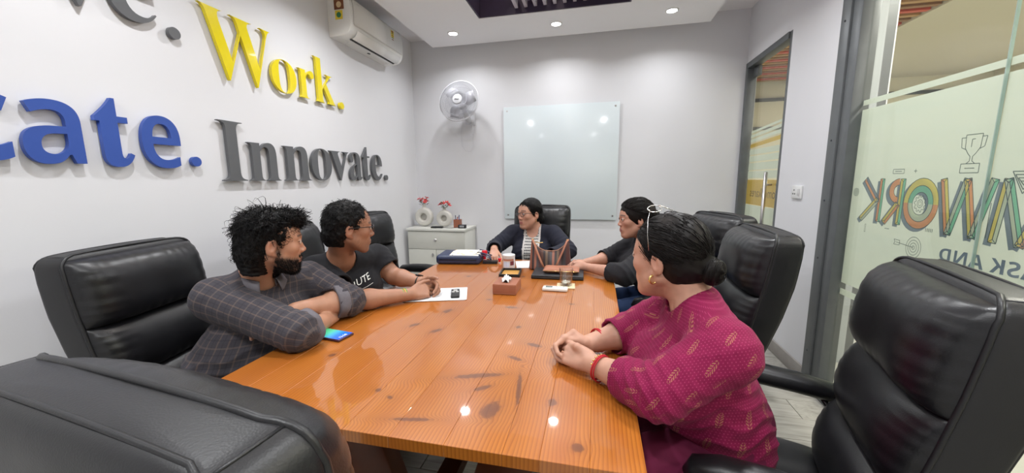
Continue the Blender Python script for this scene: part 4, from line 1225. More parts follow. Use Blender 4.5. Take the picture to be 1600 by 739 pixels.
def skin_material(name, tone):
    m = bpy.data.materials.new(name); m.use_nodes = True
    k = NT(m); p = k.n['Principled BSDF']; tc = k.node('ShaderNodeTexCoord')
    at = k.node('ShaderNodeAttribute'); at.attribute_name = 'Col'
    nz = k.node('ShaderNodeTexNoise'); nz.inputs['Scale'].default_value = 38; nz.inputs['Detail'].default_value = 5; k.link(tc.outputs['Object'], nz.inputs[0])
    sh = k.math('SUBTRACT', 1.12, k.math('MULTIPLY', nz.outputs['Fac'], 0.30))
    mul = k.vmath('MULTIPLY', at.outputs['Color'], k.comb(sh, sh, sh))
    k.link(mul, p.inputs['Base Color']); p.inputs['Roughness'].default_value = 0.48
    p.inputs['Subsurface Weight'].default_value = 0.10; p.inputs['Subsurface Radius'].default_value = (0.012, 0.004, 0.002); p.inputs['Subsurface Scale'].default_value = 1.0
    nb = k.node('ShaderNodeTexNoise'); nb.inputs['Scale'].default_value = 320; nb.inputs['Detail'].default_value = 3; k.link(tc.outputs['Object'], nb.inputs[0])
    bp = k.node('ShaderNodeBump'); bp.inputs['Strength'].default_value = 0.12; bp.inputs['Distance'].default_value = 0.001
    k.link(nb.outputs['Fac'], bp.inputs['Height']); k.link(bp.outputs[0], p.inputs['Normal'])
    return m
def hair_material(name, col, rough=0.42):
    m = bpy.data.materials.new(name); m.use_nodes = True
    k = NT(m); p = k.n['Principled BSDF']; tc = k.node('ShaderNodeTexCoord')
    nz = k.node('ShaderNodeTexNoise'); nz.inputs['Scale'].default_value = 70; nz.inputs['Detail'].default_value = 4; k.link(tc.outputs['Object'], nz.inputs[0])
    k.link(k.mix(nz.outputs['Fac'], tuple(c * .6 for c in col), tuple(c * 1.5 for c in col)), p.inputs['Base Color'])
    p.inputs['Roughness'].default_value = rough; p.inputs['Specular IOR Level'].default_value = 0.18
    return m
def cloth_material(name, fn, rough=0.85, sheen=0.04, weave=900):
    m = bpy.data.materials.new(name); m.use_nodes = True
    k = NT(m); p = k.n['Principled BSDF']
    at = k.node('ShaderNodeAttribute'); at.attribute_name = 'pat'
    vc = k.node('ShaderNodeAttribute'); vc.attribute_name = 'Col'
    k.link(fn(k, at.outputs['Vector'], vc.outputs['Color']), p.inputs['Base Color'])
    p.inputs['Roughness'].default_value = rough; p.inputs['Sheen Weight'].default_value = sheen; p.inputs['Specular IOR Level'].default_value = 0.25
    nb = k.node('ShaderNodeTexNoise'); nb.inputs['Scale'].default_value = weave; k.link(at.outputs['Vector'], nb.inputs[0])
    bp = k.node('ShaderNodeBump'); bp.inputs['Strength'].default_value = 0.25; bp.inputs['Distance'].default_value = 0.0008
    k.link(nb.outputs['Fac'], bp.inputs['Height']); k.link(bp.outputs[0], p.inputs['Normal'])
    return m

def set_attr(me, name, typ, data):
    a = me.attributes.new(name, typ, 'POINT')
    if typ == 'FLOAT_COLOR':
        d = np.ones((len(data), 4), np.float32); d[:, :3] = data; a.data.foreach_set('color', d.ravel())
    else: a.data.foreach_set('vector', np.asarray(data, np.float32).ravel())

def rest_on_table(V):
    """flatten whatever leans on the table top instead of letting it sink in"""
    m = (V[:, 0] > TBX0 - 0.004) & (V[:, 0] < TBX1 + 0.004) & (V[:, 1] > TBY0) & (V[:, 1] < TBY1 + 0.004) & (V[:, 2] > 0.70) & (V[:, 2] < TBZ + 0.0015)
    V[m, 2] = TBZ + 0.0015
    return V

class Head:
    def __init__(s, c, d, pitch=0.0, roll=0.0, sc=1.0):
        f = unit((d[0], d[1], 0)); up = np.array([0, 0, 1.0]); r = np.cross(f, up)
        cp, sp = math.cos(pitch), math.sin(pitch)
        f2 = f * cp + up * sp; u2 = up * cp - f * sp
        cr, sr = math.cos(roll), math.sin(roll)
        r3 = r * cr + u2 * sr; u3 = u2 * cr - r * sr
        s.M = np.stack([r3, f2, u3], 1); s.c = A3(c); s.s = sc
    def w(s, p): return s.c + s.M @ (A3(p) * s.s)
    def loc(s, P): return ((P - s.c) @ s.M) / s.s
    def ell(s, c, r, tilt=None):
        R = s.M if tilt is None else s.M @ np.array(Matrix.Rotation(tilt[0], 3, tilt[1]))
        return ell(s.w(c), A3(r) * s.s, R)
    def cone(s, a, b, ra, rb): return cone(s.w(a), s.w(b), ra * s.s, rb * s.s)

def add_head(F, h, female, neck_base, nr=0.056, jaw=1.0):
    F.add(h.ell((0, -.012, .038), (.075, .098, .090)))
    F.add(h.ell((0, .042, .035), (.060, .052, .056)), .03)
    F.add(h.ell((0, .038, -.025), (.060 * jaw, .054, .060)), .03)
    F.add(h.ell((0, .028, -.062), (.050 * jaw, .052, .040)), .03)
    for s in (-1, 1): F.add(h.cone((s * .056 * jaw, .0, -.045), (s * .022, .064, -.096), .016, .015), .028)
    F.add(h.ell((0, .068, -.099), (.022, .019, .016)), .02)
    F.add(h.cone((0, -.030, -.02), h_loc(h, neck_base), nr, nr * 1.08), .03)
    if female: F.add(h.ell((0, .03, -.09), (.035, .04, .02)), .03)
    for s in (-1, 1):
        F.add(h.cone((s * .044, .074, .026), (s * .008, .090, .026), .009, .0095), .014)
        F.add(h.ell((s * .042, .062, -.014), (.021, .021, .018)), .022)
        F.sub(h.ell((s * .031, .101, .008), (.019, .014, .012)), .012)
        F.add(h.ell((s * .031, .0825, .008), (.0165, .0125, .0120)), .004)
    ny = -.004 if female else 0
    F.add(h.cone((0, .087, .020), (0, .104 + ny, -.020), .0074, .0094), .010)
    F.add(h.ell((0, .106 + ny, -.0265), (.0115, .0112, .0090)), .007)
    for s in (-1, 1): F.add(h.ell((s * .0125, .098, -.030), (.0085, .0105, .0080)), .006)
    F.add(h.ell((0, .078, -.060), (.028, .019, .024)), .015)
    for s in (-1, 1):
        F.add(h.cone((s * .022, .087, -.0615), (0, .0962, -.0580), .0036, .0048), .004)
        F.add(h.cone((s * .018, .087, -.0665), (0, .0940, -.0685), .0038, .0060), .004)
        F.add(h.ell((s * .0775, -.008, -.002), (.0095, .0180, .0320), (-.2, 'X')), .005)
        F.sub(h.ell((s * .0885, -.004, .002), (.0085, .0105, .0190), (-.2, 'X')), .004)
        F.add(h.ell((s * .0745, .000, -.031), (.0065, .0085, .0095)), .006)
        # lids
        F.add(h.cone((s * .045, .0850, .0120), (s * .031, .0945, .0158), .0028, .0032), .003)
        F.add(h.cone((s * .031, .0945, .0158), (s * .018, .0905, .0115), .0032, .0026), .003)
        F.add(h.cone((s * .044, .0850, .0050), (s * .031, .0930, .0010), .0024, .0026), .003)
        F.add(h.cone((s * .031, .0930, .0010), (s * .018, .0895, .0060), .0026, .0024), .003)
def h_loc(h, p): return h.loc(A3(p))

def head_colors(h, V, tone, lip, beard=0.0, brow=(0.02, 0.014, 0.012), stubble=None):
    L = h.loc(V); x, y, z = np.abs(L[:, 0]), L[:, 1], L[:, 2]
    C = np.tile(np.array(tone), (len(V), 1)).astype(float)
    near = np.linalg.norm(L, axis=1) < .17
    # slightly redder nose, ears and cheeks
    red = np.exp(-((x - .0) / .012) ** 2 - ((z + .025) / .018) ** 2) * (y > .09) + np.exp(-((x - .08) / .012) ** 2 - (z / .04) ** 2) * .7 + np.exp(-((x - .04) / .02) ** 2 - ((z + .02) / .02) ** 2) * (y > .04) * .5
    C = C * (1 - .18 * red[:, None] * near[:, None] * np.array([0.0, .8, .8]))
    def paint(m, col):
        m = np.clip(m * near, 0, 1)[:, None]; return C * (1 - m) + np.array(col) * m
    lipm = ((np.abs(z + .0630) < .0115 * np.sqrt(np.clip(1 - (x / .0245) ** 2, 0, 1))) & (y > .078)).astype(float)
    C = paint(lipm * .75, lip)
    C = paint(((np.abs(z + .0630) < .0016) & (x < .022) & (y > .085)).astype(float) * .7, (.06, .02, .02))  # shade of the mouth slit, painted as a dark line between the lips
    arch = .0345 - .10 * np.maximum(x - .034, 0) + .04 * np.minimum(x - .02, 0)
    C = paint(np.exp(-((z - arch) / .0038) ** 2) * ((x > .012) & (x < .052) & (y > .05)) * .92, brow)
    # soft lash lines
    C = paint(np.exp(-((z - (.0125 - 8 * (x - .031) ** 2)) / .0020) ** 2) * ((x > .015) & (x < .049) & (y > .07)) * .95, (.012, .008, .007))
    C = paint(np.exp(-((z - (.0015 + 7 * (x - .031) ** 2)) / .0014) ** 2) * ((x > .017) & (x < .047) & (y > .07)) * .5, (.03, .018, .015))
    if beard > 0:
        n = wob(V, 260, 7) * .18
        sg = lambda q, w_: 1 / (1 + np.exp(-np.clip(q / w_, -30, 30)))
        sid = 1 / (1 + np.exp(-((-.036 - z) + (x - .030) * .35 + n * .012) / .006))
        side_burn = np.exp(-((y - .014) / .014) ** 2) * (x > .05) * sg(z + .07, .006) * (z < .03)
        mous = np.exp(-((z + .0475) / .0055) ** 2) * (x < .030) * (y > .07)
        chin = (z < -.082) * (y > .0)
        jawm = sg(-.044 - .28 * (y - .03) - z + n * .03, .0045) * sg(x - .024, .004) * sg(y + .004, .006)
        b = np.clip(np.maximum.reduce([side_burn * .8, mous * 1.0, chin * 1.0, jawm, (z < -.074) * (y > .0) * (x < .03) * 1.0]) * np.clip(1 + n * 2.2, .55, 1), 0, 1)
        b *= (lipm < .5) * (z > -.135)
        C = paint(b * beard, stubble or (.020, .015, .014))
    return C

def make_hand(F, w, f, n, side, curl, sc=1.0, spread=0.0, thumb=(0.7, 0.6, -0.2), tips=None, bend=0.0):
    """w wrist, f along the palm, n out of the back of the hand, side +1/-1 picks where the thumb is"""
    f = unit(f); n = A3(n); n = unit(n - f * n.dot(f)); l = np.cross(f, n) * side
    w = A3(w); S = sc
    kn = [(.086, .028), (.090, .0095), (.086, -.010), (.078, -.028)]
    ba = [(.012, .014), (.010, .005), (.010, -.006), (.012, -.014)]
    for (a, b), (c, d) in zip(kn, ba):
        F.add(cone(w + f * c * S + l * d * S, w + f * a * S + l * b * S, .0150 * S, .0115 * S), .012 * S)
    F.add(ell(w + f * .045 * S - n * .006 * S, A3((.036, .042, .014)) * S, np.stack([l, f, n], 1)), .012 * S)
    lens = [(.043, .026, .021), (.047, .030, .022), (.043, .028, .021), (.034, .021, .019)]
    out = []
    for i, ((a, b), ln) in enumerate(zip(kn, lens)):
        p = w + f * a * S + l * b * S; ang = 0; sp = (1.5 - i) * spread
        fd = unit(f + l * sp)
        cu = curl[i] if isinstance(curl[0], (tuple, list)) else curl
        r = .0088 * S if i < 3 else .0078 * S
        for j, L in enumerate(ln):
            ang += math.radians(cu[j]); d = fd * math.cos(ang) - n * math.sin(ang)
            q = p + d * L * S
            F.add(cone(p, q, r, r * .90), .0030 * S if j else .006 * S); p = q; r *= .93
        out.append((p, d, r))
    t0 = w + f * .018 * S + l * .020 * S - n * .006 * S
    d1 = unit(f * thumb[0] + l * thumb[1] + n * thumb[2]); t1 = t0 + d1 * .046 * S
    F.add(cone(t0, t1, .0165 * S, .0120 * S), .012 * S)
    d2 = unit(d1 * .8 + f * .55 * (1 if bend == 0 else 0) - l * .15 - n * (.12 - bend * .75)); t2 = t1 + d2 * .034 * S; F.add(cone(t1, t2, .0108 * S, .0098 * S), .004 * S)
    d3 = unit(d2 + f * .15 - l * .15 - n * (.15 - bend * .35)); t3 = t2 + d3 * .026 * S; F.add(cone(t2, t3, .0098 * S, .0075 * S), .003 * S)
    out.append((t3, d3, .0078 * S))
    return out, l

def strands(name, P, r, m, parent, jit=0.0, seed=1, tip=0.35):
    """P: (N, K, 3) hair locks -> one mesh of thin three sided tubes"""
    P = np.asarray(P, float); N, K, _ = P.shape
    rs = np.random.RandomState(seed)
    T = np.gradient(P, axis=1); T /= np.maximum(np.linalg.norm(T, axis=2, keepdims=True), 1e-9)
    a = np.cross(T, rs.randn(N, 1, 3)); a /= np.maximum(np.linalg.norm(a, axis=2, keepdims=True), 1e-9); b = np.cross(T, a)
    rad = (np.asarray(r) * (rs.rand(N) * .6 + .7))[:, None] * np.linspace(1, tip, K)[None]
    V = []
    for q in range(3):
        t = 2 * math.pi * q / 3
        V.append(P + (a * math.cos(t) + b * math.sin(t)) * rad[..., None])
    V = np.stack(V, 2).reshape(-1, 3)
    i = np.arange(N)[:, None, None] * K * 3 + np.arange(K - 1)[None, :, None] * 3; q = np.arange(3)[None, None]; q2 = (q + 1) % 3
    Q = np.stack([i + q, i + q2, i + 3 + q2, i + 3 + q], -1).reshape(-1, 4)
    return quadmesh(name, V, Q, m, parent)

def on_scalp(h, U, rad=(.081, .104, .094), cen=(0, -.012, .040), lift=0.0):
    """unit directions -> world points on the scalp ellipsoid"""
    U = U / np.linalg.norm(U, axis=-1, keepdims=True)
    L = np.array(cen) + U * (np.array(rad) + np.asarray(lift)[..., None])
    return h.c + (L * h.s) @ h.M.T
def slerp_path(U0, U1, K):
    t = np.linspace(0, 1, K)[None, :, None]
    P = U0[:, None] * (1 - t) + U1[:, None] * t
    return P / np.linalg.norm(P, axis=2, keepdims=True)

def short_hair(h, m, parent, seed, nape=-.082, puff=0.010, messy=0.0, n=2200, fringe=0.0, hairline=.066):
    f = Field(h.c - .19, h.c + .19, 0.0035)
    f.add(h.ell((0, -.014, .042), (.080 + puff * .6, .101 + puff * .6, .093 + puff)))
    f.add(h.ell((0, -.050, -.018), (.068 + puff * .4, .060 + puff * .2, .060)), .03)
    if fringe: f.add(h.ell((0, .070, .095), (.055, .045, .032)), .03)
    f.sub(h.ell((0, .116, -.048 + (hairline - .066)), (.094, .098, .112)), .012)
    for s in (-1, 1):
        f.sub(h.ell((s * .088, .002, -.030), (.026, .026, .046)), .008)
        f.sub(h.ell((s * .075, .070, -.06), (.04, .07, .075)), .01)
    f.add(h.cone((0, -.065, -.04), (0, -.058, nape + .01), .048, .042), .03)
    f.cut(h.w((0, 0, nape)), -h.M[:, 2], .01)
    V, Q = f.mesh(); N = vnormals(V, Q); L = h.loc(V)
    up = np.clip((L[:, 2] - .0) / .1, 0, 1)
    V = V + N * (wob(V, 95, seed) * (.0025 + messy * .006 * up) + wob(V, 230, seed + 1) * (.0012 + messy * .002))[:, None]
    hair = quadmesh('hair', V, Q, m, parent)
    rs = np.random.RandomState(seed); sel = rs.choice(len(V), min(n, len(V)), replace=False)
    P0 = V[sel]; N0 = N[sel]; L0 = L[sel]; ok = (L0[:, 2] > -.055); P0, N0, L0 = P0[ok], N0[ok], L0[ok]
    upw = np.clip((L0[:, 2] + .01) / .10, 0, 1)
    back = -h.M[:, 1]; dn = -h.M[:, 2]
    K = 6; t = np.linspace(0, 1, K)
    flow = np.where((L0[:, 1] > .01)[:, None], h.M[:, 1] * .55 + h.M[:, 0] * .35, dn * .8 + back * .2) + rs.randn(len(P0), 3) * (.35 + messy * .5)
    flow = flow - N0 * (flow * N0).sum(1, keepdims=True); flow /= np.linalg.norm(flow, axis=1, keepdims=True)
    ln = (.012 + .010 * rs.rand(len(P0)) + messy * .050 * upw * rs.rand(len(P0)))
    lift = (.12 + messy * (1.6 * upw * rs.rand(len(P0)) ** 4))
    curl = rs.randn(len(P0), 3) * .5
    path = P0[:, None] - N0[:, None] * .003 + (flow[:, None] * t[None, :, None] + N0[:, None] * lift[:, None, None] * np.sin(t * 2.0)[None, :, None] + curl[:, None] * np.sin(t * 3.0)[None, :, None] * (.25 + messy * .9)) * ln[:, None, None]
    s_ = strands('hair_locks', path, .0011 + .0010 * messy, m, hair, seed=seed, tip=.12); s_['kind'] = 'stuff'
    return hair

def swept_hair(h, m, parent, seed, bun, bun_r, hairline=.060, n=1500, part=0.0, bun_sc=(1, 1, 1), grey=None, cover_ear=0.0, vol=0.0):
    """hair combed back to a knot"""
    f = Field(h.c - .22, h.c + .22, 0.0035)
    f.add(h.ell((0, -.014, .042), (.080 + vol, .102 + vol, .094 + vol)))
    f.add(h.ell((0, -.045, -.014), (.066 + vol, .062 + vol, .064)), .03)
    f.add(h.cone((0, -.07, .0), bun, .045, bun_r * .6), .03)
    f.sub(h.ell((0, .118, -.045 + (hairline - .066)), (.088, .093, .112)), .010)
    for s in (-1, 1):
        f.sub(h.ell((s * (.090 + vol), .006, -.032), (.028, .026 * (1 - cover_ear * .4), .044 * (1 - cover_ear * .25))), .008)
        f.sub(h.ell((s * .075, .075, -.07), (.04, .07, .075)), .01)
    f.cut(h.w((0, 0, -.095)), -h.M[:, 2], .01)
    V, Q = f.mesh(); N = vnormals(V, Q)
    hair = quadmesh('hair', V + N * (wob(V, 110, seed) * .0012)[:, None], Q, m, parent)
    # the knot: coiled, slightly uneven
    k = Field(h.w(bun) - bun_r * 1.5, h.w(bun) + bun_r * 1.5, 0.0035)
    k.add(h.ell(bun, A3(bun_sc) * bun_r))
    V2, Q2 = k.mesh(); N2 = vnormals(V2, Q2); L2 = h.loc(V2) - A3(bun)
    ang = np.arctan2(L2[:, 0], L2[:, 2]); V2 = V2 + N2 * (.0022 * np.sin(ang * 3 + L2[:, 1] * 300) + wob(V2, 120, seed + 5) * .0016)[:, None]
    b = quadmesh('hair_bun', V2, Q2, m, hair)
    rs = np.random.RandomState(seed)
    # locks from the hairline back to the knot
    th = rs.uniform(-1.0, 1.0, n) * 1.48; ph = rs.uniform(0, 1, n)
    U0 = np.stack([np.sin(th), np.cos(th) * .78, .62 - max(0, .060 - hairline) * 9 - .25 * np.abs(th) + rs.randn(n) * .02], 1)
    U0[:, 1] -= np.where(np.abs(th) > 1.3, .15, 0)
    U0 /= np.linalg.norm(U0, axis=1, keepdims=True)
    bu = A3(bun) - A3((0, -.012, .040)); bu = bu / np.array((.081, .104, .094)); U1 = bu / np.linalg.norm(bu) + rs.randn(n, 3) * .10
    U1 /= np.linalg.norm(U1, axis=1, keepdims=True)
    st = ph[:, None] * .55; U0 = U0 * (1 - st) + U1 * st; U0 /= np.linalg.norm(U0, axis=1, keepdims=True)
    mid = slerp_path(U0, U1, 9)
    up = np.zeros_like(mid); up[..., 2] = np.sin(np.linspace(0, np.pi, 9))[None] * .22 * (1 - ph[:, None]); mid = mid + up
    path = on_scalp(h, mid, lift=np.full(mid.shape[:2], .0006 + vol) + rs.rand(n, 1) * (.0022 + vol * .35) + .0015 * np.sin(np.linspace(0, 9, 9))[None] * rs.randn(n, 1))
    s_ = strands('hair_locks', path, .0012, m, hair, seed=seed, tip=.6); s_['kind'] = 'stuff'
    # locks coiled round the knot
    nb = 260; a0 = rs.rand(nb) * 6.28; zz = rs.uniform(-.85, .85, nb); tt = np.linspace(0, 1.8, 8)
    A = a0[:, None] + tt[None]; R_ = np.sqrt(1 - zz ** 2)[:, None]
    Lc = A3(bun) + np.stack([R_ * np.sin(A), np.repeat(zz[:, None], 8, 1) + .05 * np.sin(A * 2), R_ * np.cos(A)], -1) * bun_r * A3(bun_sc) * 1.02
    s_ = strands('hair_locks', h.c + (Lc * h.s) @ h.M.T, .0012, m, b, seed=seed + 2, tip=.6); s_['kind'] = 'stuff'
    return hair

def add_eyes(h, parent, iris=(0.02, 0.011, 0.007)):
    for s in (-1, 1):
        c = h.w((s * .031, .0856, .0082)); r = .0124 * h.s
        V, F = [], []
        nz, na = 14, 20
        ax = unit(h.M[:, 1]); u, w_ = frame3(ax)
        for i in range(nz + 1):
            t = math.pi * i / nz
            for j in range(na):
                a = 2 * math.pi * j / na
                V.append(Vector(c) + (Vector(ax) * math.cos(t) + (u * math.cos(a) + w_ * math.sin(a)) * math.sin(t)) * r)
        for i in range(nz):
            for j in range(na): F.append((i * na + j, i * na + (j + 1) % na, (i + 1) * na + (j + 1) % na, (i + 1) * na + j))
        o = pydata('eye', V, F, [mat('eye_white', (.62, .56, .52), .2, noise=0.03), mat('dark_brown_iris', iris, .12, noise=0.1)], parent, smooth=True)
        for p_ in o.data.polygons:
            if p_.index // na < 3: p_.material_index = 1

def add_glasses(h, parent, m, w=.026, hh=.0175, cy=.108, cz=.006, r=.0012, lens=True, temples=True, half=False, lm=None, rect=.55):
    """spectacles: two rims, bridge, temples"""
    root = bpy.data.objects.new('glasses', None); COL.objects.link(root); root.parent = parent
    for s in (-1, 1):
        P = []
        for i in range(32):
            a = 2 * math.pi * i / 32; ca, sa = math.cos(a), math.sin(a)
            x = math.copysign(abs(ca) ** rect, ca) * w; z = math.copysign(abs(sa) ** rect, sa) * hh
            P.append((s * .034 + x, cy - .10 * max(0, abs(s * .034 + x) - .03), cz + z))
        if half: pts = [h.w(p) for p in P[:17]]; tube('rim', pts, r * h.s, m, root, n=8)
        else: tube('rim', [h.w(p) for p in P], r * h.s, m, root, n=8, closed=True)
        if lens: pydata('lens', [h.w(p) for p in P], [tuple(range(32))], lm or M_lens, root)
        if temples: tube('temple', [h.w((s * .060, cy - .003, cz + hh * .6)), h.w((s * .076, cy - .03, cz + hh * .55)), h.w((s * .083, .03, cz + hh * .45)), h.w((s * .084, -.008, .012)), h.w((s * .080, -.03, -.012))], r * 1.2 * h.s, m, root, n=8, flat=1.0)
    tube('bridge', [h.w((-.009, cy, cz + .006)), h.w((0, cy + .003, cz + .009)), h.w((.009, cy, cz + .006))], r * h.s, m, root, n=8)
    return root
M_lens = glass_mat('spectacle_lens', (0.97, 0.98, 0.99), refl=1.0)

V_SKIN = [None, None, None]
def person(label, sp):
    """builds one seated figure; sp holds joints in metres"""
    root = thing('person', label, 'person', (sp['pel'][0], sp['pel'][1], 0))
    origin = Vector((sp['pel'][0], sp['pel'][1], 0))
    def adopt(o):
        for v in [o] if isinstance(o, bpy.types.Object) else o: pass
    h = Head(sp['head'], sp['face'], sp.get('pitch', 0), sp.get('roll', 0), sp.get('hs', 1.0))
    Rs, Ls, Re, Le, Rw, Lw, pel, nb = (A3(sp[k]) for k in ('Rs', 'Ls', 'Re', 'Le', 'Rw', 'Lw', 'pel', 'neck'))
    b = sp.get('bulk', 1.0); fem = sp.get('female', False); hsz = sp.get('hand', 1.0)
    rgt = unit((Rs - Ls) * np.array([1, 1, 0])); fwd = unit(np.cross((0, 0, 1), rgt))
    shm = (Rs + Ls) / 2; hw = np.linalg.norm((Rs - Ls)) / 2
    chest = shm + np.array([0, 0, -.13]) + fwd * .012; spine = chest - pel; waist = pel + spine * .45 - fwd * .0
    top = shm + np.array([0, 0, -.035]) - fwd * .005
    kw = dict(pel=(.155 * b, .122 * b), waist=(.140 * b, .112 * b * sp.get('belly', 1)), chest=(max(hw * .88, .13) * sp.get('chestw', 1), .108 * b), top=(max(hw * .82, .12), .075 * b))
    ar = .050 * b * sp.get('arm', 1)
    def body(F, o=0.0, arms=True, k=.03):
        g = lambda t: (t[0] + o, t[1] + o)
        F.add(slab(pel, waist, g(kw['pel']), g(kw['waist']), rgt)); F.add(slab(waist, chest, g(kw['waist']), g(kw['chest']), rgt), k)
        F.add(slab(chest, top, g(kw['chest']), g(kw['top']), rgt), k)
        if sp.get('belly', 1) > 1: F.add(ell(waist + fwd * .05 * b, A3((.12 * b + o, .09 * b + o, .13)), np.stack([rgt, fwd, (0, 0, 1)], 1)), .05)
        for S_ in (Rs, Ls):
            F.add(cone(nb - np.array([0, 0, .018]) - fwd * .008, S_ + np.array([0, 0, -.006]), .040 * b + o, ar * 1.04 + o), .045)
        if fem:
            for s in (-1, 1): F.add(ell(chest + rgt * s * .075 * b + fwd * .075 * b + np.array([0, 0, -.015]), A3((.066, .060, .062)) * b + o, np.stack([rgt, fwd, (0, 0, 1)], 1)), .05)
    # ---------------- skin: one continuous body
    allp = np.array([Rs, Ls, Re, Le, Rw, Lw, pel, nb, h.c])
    F = Field(allp.min(0) - .24, allp.max(0) + .24, sp.get('vox', 0.0032))
    body(F, 0.0)
    for S_, E_, W_ in ((Rs, Re, Rw), (Ls, Le, Lw)):
        F.add(cone(S_, E_, ar, ar * .84), .03)
        m_ = E_ * .72 + W_ * .28
        F.add(cone(E_, m_, ar * .82, ar * .84), .02); F.add(cone(m_, W_, ar * .84, ar * .52 if not fem else ar * .50), .02)
    add_head(F, h, fem, nb, sp.get('nr', .055), sp.get('jaw', 1.0))
    tips = []
    for hd in sp['hands']:
        W_ = Rw if hd['s'] == 'R' else Lw
        side = 1 if hd['s'] == 'R' else -1
        E_ = Re if hd['s'] == 'R' else Le
        F.add(cone(W_ - unit(W_ - E_) * .02, W_ + unit(hd['f']) * .012, .024 * hsz, .021 * hsz), .015)
        t_, l_ = make_hand(F, W_ + unit(hd['f']) * .004, hd['f'], hd['n'], -side, hd['curl'], hsz, hd.get('spread', .03), hd.get('thumb', (.7, .6, -.2)), bend=hd.get('bend', 0.0))
        tips += t_
    V, Q = F.mesh(); V = rest_on_table(V)
    skin = quadmesh('body', V, Q, sp['skin'], root)
    C = head_colors(h, V, sp['tone'], sp.get('lip', (.30, .10, .08)), sp.get('beard', 0), stubble=sp.get('stubble'))
    V_SKIN[:] = [V, vnormals(V, Q), C.copy()]
    # nails
    for p_, d_, r_ in tips:
        q = V - (p_ + d_ * r_ * .3); m_ = np.linalg.norm(q, axis=1) < r_ * .9
        C[m_] = C[m_] * .6 + np.array((.55, .33, .27)) * .4
    set_attr(skin.data, 'Col', 'FLOAT_COLOR', C)
    # ---------------- top garment
    o = sp.get('ease', .012)
    G = Field(allp.min(0) - .26, allp.max(0) + .12, sp.get('cvox', 0.0045))
    body(G, o)
    if sp.get('skirt'):   # long tunic spreading over the lap
        G.add(slab(pel - np.array([0, 0, .02]), pel + fwd * .25 + np.array([0, 0, -.035]), (.20 * b, .095), (.19 * b, .085), rgt), .05)
    segs = []; ends = []
    for tagn, S_, E_, W_ in (('R', Rs, Re, Rw), ('L', Ls, Le, Lw)):
        q = sp['sleeve']            # 0..1 upper arm, 1..2 forearm
        so = o + sp.get('loose', .004)
        if q <= 1:
            end = S_ + (E_ - S_) * q; d = unit(E_ - S_)
            G.add(cone(S_, end + d * 0.0, ar + so, ar * .92 + so + .006, 'b'), .03); rr = ar * .92 + so
            G.sub(cone(end - d * .03, end + d * .02, rr - .008, rr - .002), 0)
            segs.append((S_, end))
        else:
            end = E_ + (W_ - E_) * (q - 1); d = unit(W_ - E_)
            G.add(cone(S_, E_, ar + so, ar * .86 + so), .03)
            rr = ar * .84 * (1 - (q - 1) * .35) + so
            G.add(cone(E_, end, ar * .86 + so, rr, 'b'), .015)
            G.sub(cone(end - d * .02, end + d * .03, rr - .007, rr - .004), 0)
            segs += [(S_, E_), (E_, end)]
        ends.append((end, d, rr))
    # neck opening
    no = sp.get('neckline', dict(r=.062, drop=.01))
    G.sub(cone(nb + np.array([0, 0, -.025]), h.w((0, -.02, -.05)), no['r'], no['r'] + .015), .006)
    if no.get('v'): G.sub(cone(nb + fwd * .06 + np.array([0, 0, .03]), nb + fwd * (.10 + .02) + np.array([0, 0, -no['v']]), .035, .012), .006)
    if no.get('u'): G.sub(ell(nb + fwd * (.075) + np.array([0, 0, -.01]), (.055, .055, no['u'])), .008)
    V, Q = G.mesh(); N = vnormals(V, Q)
    # pattern coordinates: along / round each sleeve, across / up the trunk
    pat = np.zeros((len(V), 3)); best = np.full(len(V), 9.0); ela = np.zeros(len(V)); arm = np.zeros(len(V))
    d0 = V - shm; lat = d0 @ rgt; dep = d0 @ fwd
    ctr = pel + (V[:, 2:3] - pel[2]) / max(shm[2] - pel[2], .1) * (shm - pel)
    e_ = V - ctr; angb = np.arctan2(e_ @ rgt, e_ @ fwd)
    pat[:, 0] = angb * .16; pat[:, 1] = V[:, 2]
    hzone = np.abs(lat) - (hw - .02)
    for i, (a, c) in enumerate(segs):
        ax = unit(c - a); L_ = np.linalg.norm(c - a); s = (V - a) @ ax; t = np.clip(s, 0, L_)
        dd = np.linalg.norm(V - a - t[:, None] * ax, axis=1); m_ = (dd < ar * 1.35 + o) & (dd < best) & ((hzone > 0) | (s > .10) | (i % 2 == 1) & (len(segs) == 4))
        u = unit(np.cross(ax, (0, 0, 1))); w_ = np.cross(ax, u); q = V - a - t[:, None] * ax
        an = np.arctan2(q @ w_, q @ u)
        pat[m_, 0] = an[m_] * (ar + o + .014) + .5 + i * .3; pat[m_, 1] = s[m_] + (0 if i % 2 == 0 or len(segs) == 2 else np.linalg.norm(segs[i - 1][1] - segs[i - 1][0])) + 2; best[m_] = dd[m_]; arm[m_] = 1
    pat[:, 2] = arm
    # creases
    fz = sp.get('fold', .0035)
    disp = wob(V, 22, 5) * fz * .55 + wob(V, 60, 9) * fz * .22
    for E_, S_ in ((Re, Rs), (Le, Ls)):
        de = np.linalg.norm(V - E_, axis=1); ax = unit(E_ - S_)
        rid = 1 - np.abs(np.sin((V - E_) @ ax * 95 + 2.2 * wob(V, 16, 3) + ((V - E_) @ rgt) * 20))
        disp += (rid - .5) * fz * 1.5 * np.exp(-(de / .10) ** 2) * arm
        ds = np.linalg.norm(V - (S_ * .85 + shm * .15 - np.array([0, 0, .06])), axis=1)
        rid2 = 1 - np.abs(np.sin(V @ (rgt * 40 + np.array([0, 0, 38])) + 2.0 * wob(V, 14, 4)))
        disp += (rid2 - .5) * fz * 1.2 * np.exp(-(ds / .13) ** 2)
    rid3 = 1 - np.abs(np.sin(V[:, 2] * 75 + 2.5 * wob(V, 12, 6) + lat * 8))
    disp += (rid3 - .5) * fz * 1.3 * (1 - arm) * np.exp(-((V[:, 2] - waist[2]) / .12) ** 2)
    V2 = rest_on_table(V + N * disp[:, None])
